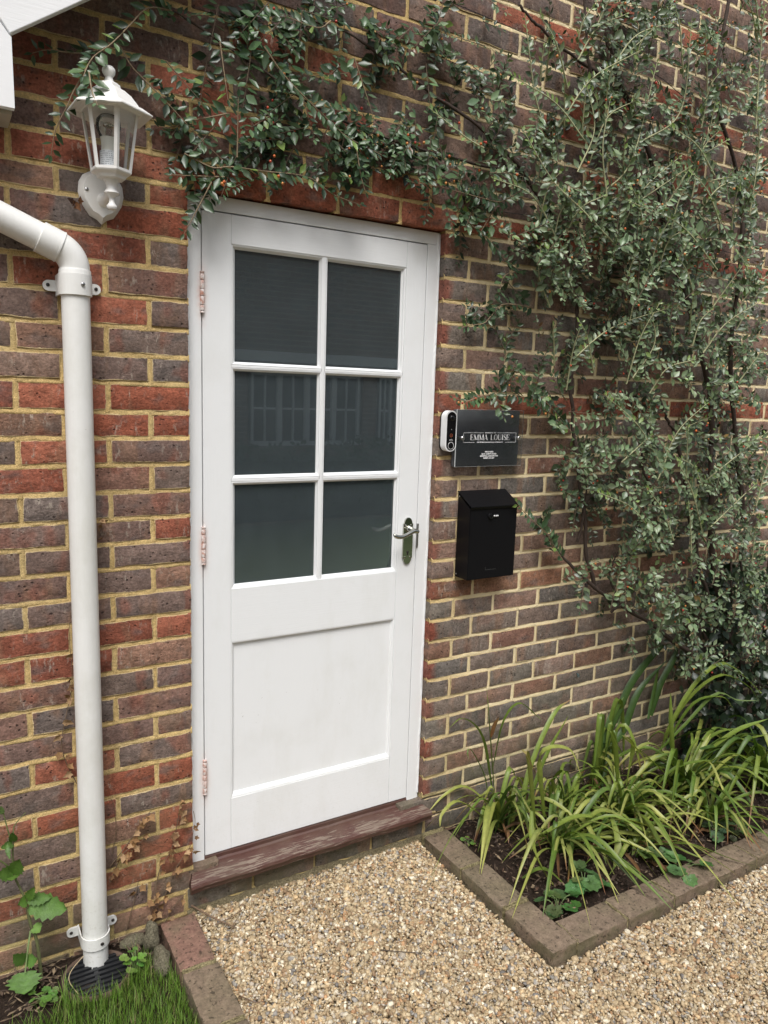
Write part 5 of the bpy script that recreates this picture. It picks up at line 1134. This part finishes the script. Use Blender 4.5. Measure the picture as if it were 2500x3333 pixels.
def toothed(size, wid, col):
    n = 11; V = []; 
    for i in range(n):
        t = i/(n-1); w_ = wid*math.sin(math.pi*min(1, t*.85+.12))**.8*(1.18 if i % 2 else .86); 
        V += [(t*size, -w_/2, .10*w_+random.gauss(0, .001)), (t*size, 0, -.06*size*t*t), (t*size, w_/2, .10*w_+random.gauss(0, .001))]
    F = [(3*i+j, 3*i+3+j, 3*i+4+j, 3*i+1+j) for i in range(n-1) for j in (0, 1)]; c = np.array([np.array(col)*(1.15 if k % 3 == 1 else .95) for k in range(len(V))]); return big('toothed_leaf', np.array(V), np.array(F), c, smooth=True)
def wleaf(px0, px1, y0, y1, wid, col):
    a_, b_ = at(*px0, y0), at(*px1, y1); L = np.linalg.norm(b_-a_); d_ = (b_-a_)/L; Fm1 = leaf_frames(np.array([d_]), np.array([[-.1, -.85, .5]]))[0]
    o = put('leaf', toothed(L, wid, col), M_weed); adopt(o, wd); o.matrix_basis = Matrix([[*Fm1[r_], a_[r_]] for r_ in range(3)]+[[0, 0, 0, 1]]); 
for q in (((95, 2945), (215, 2960), -.06, -.12, .062, (.085, .17, .03)), ((90, 2930), (165, 2920), -.06, -.09, .032, (.08, .16, .03)), ((88, 2930), (60, 2945), -.06, -.10, .028, (.14, .26, .05)), ((88, 2930), (110, 2890), -.06, -.09, .026, (.13, .24, .045)),
          ((45, 2845), (62, 2800), -.06, -.10, .042, (.10, .19, .035)), ((42, 2840), (-10, 2850), -.06, -.10, .036, (.10, .19, .035)), ((42, 2850), (38, 2865), -.06, -.10, .03, (.12, .22, .04)), ((44, 2745), (5, 2760), -.05, -.08, .022, (.08, .16, .03)), ((44, 2742), (40, 2712), -.05, -.08, .022, (.08, .16, .03)),
          ((20, 2745), (32, 2795), -.06, -.1, .012, (.08, .15, .035)), ((112, 3010), (128, 3035), -.06, -.09, .030, (.15, .27, .06)), ((82, 3130), (45, 3110), -.08, -.11, .035, (.12, .23, .05)), ((84, 3130), (120, 3120), -.08, -.11, .036, (.11, .22, .045)), ((80, 3165), (78, 3235), -.09, -.14, .080, (.09, .18, .035)), ((84, 3170), (112, 3225), -.09, -.13, .040, (.085, .165, .03)), ((8, 2650), (4, 2625), -.06, -.07, .012, (.15, .24, .08))): wleaf(*q)
stemp(px3([(100, 3030), (92, 3080), (82, 3165)], -.06, -.1), .003, .002, (.16, .22, .08))
rosette('small ferny weed at the foot of the tall weed', g_(142, 3255, .01), 12, .026, (.11, .19, .04), .03, .03, group='low weeds by the downpipe', z0=0)
rosette('bright green clover-leaved weed between gully and lawn edging', g_(440, 3135, .03), 16, .022, (.13, .24, .04), .055, .032, group='low weeds by the downpipe', z0=0)
di = thing('dead_ivy', 'dead brown ivy stems and curled leaves clinging to the bricks by the door frame', 'ivy', tuple(at(510, 3020, -.02)*np.array([1, 1, 0])))
di2 = thing('dead_ivy', 'dead brown ivy strand climbing the bricks behind the downpipe', 'ivy', tuple(at(240, 3190, -.01)*np.array([1, 1, 0])))
def ivyleaf(size, col):
    o_ = [(0, 0), (-.12, .28), (.15, .30), (.30, .52), (.52, .26), (1, 0), (.52, -.26), (.30, -.52), (.15, -.30), (-.12, -.28)]
    V = [(.3*size, 0, 0)]+[(x*size, y*size, (abs(y)*random.uniform(.3, .9)+.25*(x-.3)**2)*size) for x, y in o_]; n = len(o_)
    return big('ivy_leaf', np.array(V), np.array([(0, 1+i, 1+(i+1) % n) for i in range(n)]), np.array([np.array(col)*random.uniform(.75, 1.25) for _ in V]), smooth=False)
def strand(par, pp, nl, r=.0016, sz=(.014, .026), y=-.008):
    P_ = spline(px3(pp, y), 24); v, f = tube_np(P_, np.linspace(r, r*.5, 24), 5); adopt(put('stem', big('stem', v, f, np.repeat([(.15, .10, .06)], len(v), 0), smooth=True), M_twig), par)
    for i in range(nl):
        p = P_[random.randrange(2, 23)]+np.array([random.gauss(0, .008), -.005-.012*random.random(), random.gauss(0, .006)]); d_ = np.array([random.gauss(0, .6), random.gauss(-.2, .2), random.gauss(-.5, .5)]); Fm1 = leaf_frames(np.array([d_]), np.array([[random.gauss(0, .5), -.8, random.gauss(.2, .4)]]))[0]
        o = put('leaf', ivyleaf(random.uniform(*sz), random.choice([(.23, .125, .05), (.28, .16, .07), (.17, .09, .04), (.33, .21, .11)])), M_dead); adopt(o, par); o.matrix_basis = Matrix([[*Fm1[r_], p[r_]] for r_ in range(3)]+[[0, 0, 0, 1]])
strand(di, [(500, 2960), (520, 2830), (560, 2760), (585, 2640), (600, 2590)], 22); strand(di, [(525, 2960), (560, 2850), (610, 2770), (622, 2750)], 12); strand(di, [(360, 2820), (420, 2740), (460, 2680), (490, 2640)], 16); strand(di, [(360, 2870), (400, 2780), (460, 2740), (470, 2720)], 10)
strand(di, [(500, 3010), (490, 2940), (510, 2870)], 9); strand(di, [(410, 3030), (440, 2920), (450, 2870)], 2); strand(di, [(365, 2780), (378, 2700), (370, 2620), (358, 2595)], 0, .0012); strand(di, [(630, 2640), (635, 2680), (622, 2740)], 4, .001, (.012, .02)); strand(di, [(520, 3040), (560, 2960), (610, 2900)], 3); strand(di, [(500, 3080), (498, 3000), (520, 2930)], 4)
strand(di2, [(250, 2550), (215, 2480), (200, 2420), (215, 2330), (232, 2250), (235, 2180), (225, 2060), (235, 1960)], 22, .0014); strand(di2, [(235, 1960), (290, 1830), (330, 1700), (332, 1680)], 6, .001)
def stone(label, c, s_, seed):
    b = bmesh.new(); bmesh.ops.create_icosphere(b, subdivisions=3, radius=1); r = random.Random(seed); sd_ = r.uniform(0, 99)
    for v in b.verts:
        q = v.co.copy(); v.co *= 1+.22*float(vnoise(np.array([q.x*1.3+sd_]), np.array([q.y*1.3+q.z*1.7]), seed)[0])+.08*float(vnoise(np.array([q.x*4+sd_]), np.array([q.z*4+q.y*3]), seed+1)[0]); v.co = Vector((v.co.x*s_[0], v.co.y*s_[1], v.co.z*s_[2]))
    me = bpy.data.meshes.new('stone'); b.to_mesh(me); b.free(); me.polygons.foreach_set('use_smooth', np.ones(len(me.polygons), bool)); tag(put('stone', me, M_stone, loc=c), label, 'stone', 'stones beside the lawn edging')
stone('upright mossy stone wedged between lawn edging and wall', (-.146, -.075, .022), (.024, .030, .048), 3); stone('larger mossy stone against the side of the lawn edging', (-.143, -.175, .012), (.026, .045, .036), 5); stone('flat broken stone lying at the wall by the gully', (-.195, -.045, .008), (.045, .022, .016), 8)
H = Heap()
for i in range(420):
    x, y = rng.uniform(-.56, -.12), rng.uniform(-.19, -.008)
    if math.hypot(x-GX, y-GYY) < .1: continue
    a_ = rng.uniform(0, 6.28); l_ = rng.uniform(.006, .035); d_ = np.array([math.cos(a_), math.sin(a_), rng.normal(0, .2)])*l_; p = np.array([x, y, .004+.012*rng.random()]); s_ = np.array([-math.sin(a_), math.cos(a_), .2])*rng.uniform(.0008, .005)
    H.add(np.array([p-d_/2-s_*.3, p-s_, p+d_/2+s_*.3, p+s_]), [[0, 1, 2, 3]], [(.09, .06, .04), (.14, .10, .06), (.06, .04, .028), (.20, .145, .09)][rng.integers(4)])
tag(put('wall_foot_litter', H.mesh('wall_foot_litter', False), M_litter), 'dry leaf debris along the foot of the wall by the gully', 'debris', kind='stuff')
b = MB(); b.tube(spline(px3([(273, 3110), (232, 3160), (226, 3195), (255, 3235), (280, 3255)], -.10, -.19), 20), .0012, 6); tag(b.out('dry_stalk', simple('straw', (.42, .33, .20), .8)), 'thin pale dry stalk curling over the gully grate', 'stalk')
# curled dead leaf caught by the lantern plate
dl = thing('dead_leaf', 'curled dark brown dead leaf caught on the wall beside the lantern backplate', 'leaf', tuple(at(243, 660, -.015)))
for i in range(5):
    p = at(243+random.gauss(0, 8), 660+random.gauss(0, 8), -.02); Fm1 = leaf_frames(np.array([[random.gauss(0, 1), -.2, random.gauss(-.2, 1)]]), np.array([[random.gauss(0, .6), -.7, random.gauss(0, .6)]]))[0]
    o = put('fragment', ivyleaf(random.uniform(.014, .024), random.choice([(.06, .028, .018), (.10, .045, .025), (.18, .08, .035)])), M_dead); adopt(o, dl); o.matrix_basis = Matrix([[*Fm1[r_], p[r_]] for r_ in range(3)]+[[0, 0, 0, 1]])

# ------------------------------------------------------------------ house and hedge across the drive (seen mirrored in the door panes)
nh = thing('neighbouring_house', 'brick house with white casement windows mirrored in the door panes', 'house', (4, -8.2, 0))
def far_brick():
    t = NT('far_brickwork'); P = t.pos(); br = t.n('TexBrick', Vector=t.mapv(P, (1, 1, 1)), Scale=1.0); v = t.n('CombineXYZ', X=t.n('SeparateXYZ', Vector=P).outputs[0], Y=t.n('SeparateXYZ', Vector=P).outputs[2]).outputs[0]
    t.set(br.inputs['Vector'], v); br.inputs['Brick Width'].default_value = .225; br.inputs['Row Height'].default_value = .075; br.inputs['Mortar Size'].default_value = .006; br.inputs['Color1'].default_value = (.20, .09, .06, 1); br.inputs['Color2'].default_value = (.13, .08, .065, 1); br.inputs['Mortar'].default_value = (.36, .30, .2, 1)
    return t.p(Base_Color=br.outputs[0], Roughness=.95)
Mf = far_brick(); b = MB(); HY = -8.2
wins = [(2.05, 3.0, .95, 1.95), (3.35, 5.15, .85, 1.95), (5.5, 5.75, .85, 1.95)]
xs = [-3]; 
b.box(-3, 9, HY-.3, HY, 1.95, 4.6); b.box(-3, 9, HY-.3, HY, -.03, .85); b.box(-3, 2.05, HY-.3, HY, .85, 1.95); b.box(3.0, 3.35, HY-.3, HY, .85, 1.95); b.box(5.15, 5.5, HY-.3, HY, .85, 1.95); b.box(5.75, 9, HY-.3, HY, .85, 1.95); b.out('wall', Mf, nh)
for x0, x1, z0, z1 in wins:
    b = MB(); y = HY-.06; n_ = max(1, round((x1-x0)/.5)); ws = (x1-x0)/n_
    for i in range(n_+1): b.box(x0+ws*i-.04, x0+ws*i+.04, y, y+.06, z0, z1)
    for z in (z0+.03, z1-.03): b.box(x0, x1, y+.001, y+.058, z-.04, z+.04)
    b.box(x0, x1, y+.005, y+.045, (z0+z1)/2-.015, (z0+z1)/2+.015)
    for i in range(n_): b.box(x0+ws*(i+.5)-.012, x0+ws*(i+.5)+.012, y+.005, y+.045, z0, z1)
    wn_ = b.out('window', M_paint_v, nh); b = MB(); b.box(x0, x1, y-.02, y-.01, z0, z1); b.out('pane', simple('far_pane', (.03, .035, .04), .1, bump=0), wn_)
b = MB(); b.box(-3.2, 9.2, HY, HY+.14, 2.08, 2.22); b.out('band_board', M_paint_h, nh)
b = MB(); b.tube([(2.2, HY+.08, 2.2), (2.2, HY+.08, 4.6)], .05, 10); b.out('downpipe', simple('brown_pipe', (.10, .05, .035), .5), nh)
b = MB(); b.mesh([(-3.4, HY+.5, 4.5), (9.4, HY+.5, 4.5), (9.4, HY-3.5, 7.2), (-3.4, HY-3.5, 7.2), (-3.4, HY+.5, 4.6), (9.4, HY+.5, 4.6), (9.4, HY-3.5, 7.3), (-3.4, HY-3.5, 7.3)], [(0, 1, 2, 3), (7, 6, 5, 4), (0, 4, 5, 1), (1, 5, 6, 2), (2, 6, 7, 3), (3, 7, 4, 0)]); b.out('roof', simple('far_roof', (.13, .06, .045), .9), nh)
hd = thing('garden_hedge', 'low green hedge mirrored in the lower door panes', 'hedge', (4, -7, 0))
n = 9000; X = rng.uniform(-2, 9, n); Y = rng.uniform(-7.6, -6.6, n); Z = rng.random(n)**.6*(.95+.18*vnoise(X*1.3, Y, 5)); Lz = rng.uniform(.05, .11, n)
V = np.einsum('nij,nkj->nki', leaf_frames(rng.normal(size=(n, 3)), rng.normal(size=(n, 3))+np.array([0, .6, .8])), LV[None]*Lz[:, None, None])+np.stack([X, Y, Z], 1)[:, None, :]
o = put('foliage', big('hedge_leaves', V.reshape(-1, 3), (LF_[None]+(np.arange(n)*len(LV))[:, None, None]).reshape(-1, 3), np.repeat(np.array([(.05, .10, .03), (.07, .13, .04), (.04, .08, .025)])[rng.choice(3, n)], len(LV), 0)), M_leaf); o['kind'] = 'stuff'; adopt(o, hd)
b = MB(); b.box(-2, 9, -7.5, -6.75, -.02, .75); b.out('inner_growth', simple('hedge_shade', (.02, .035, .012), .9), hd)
tag(sheet('lawn', -3, 9, -6.5, -3.2, -.018, 20, 10, .004, simple('far_lawn', (.09, .12, .05), .9)), kind='structure')
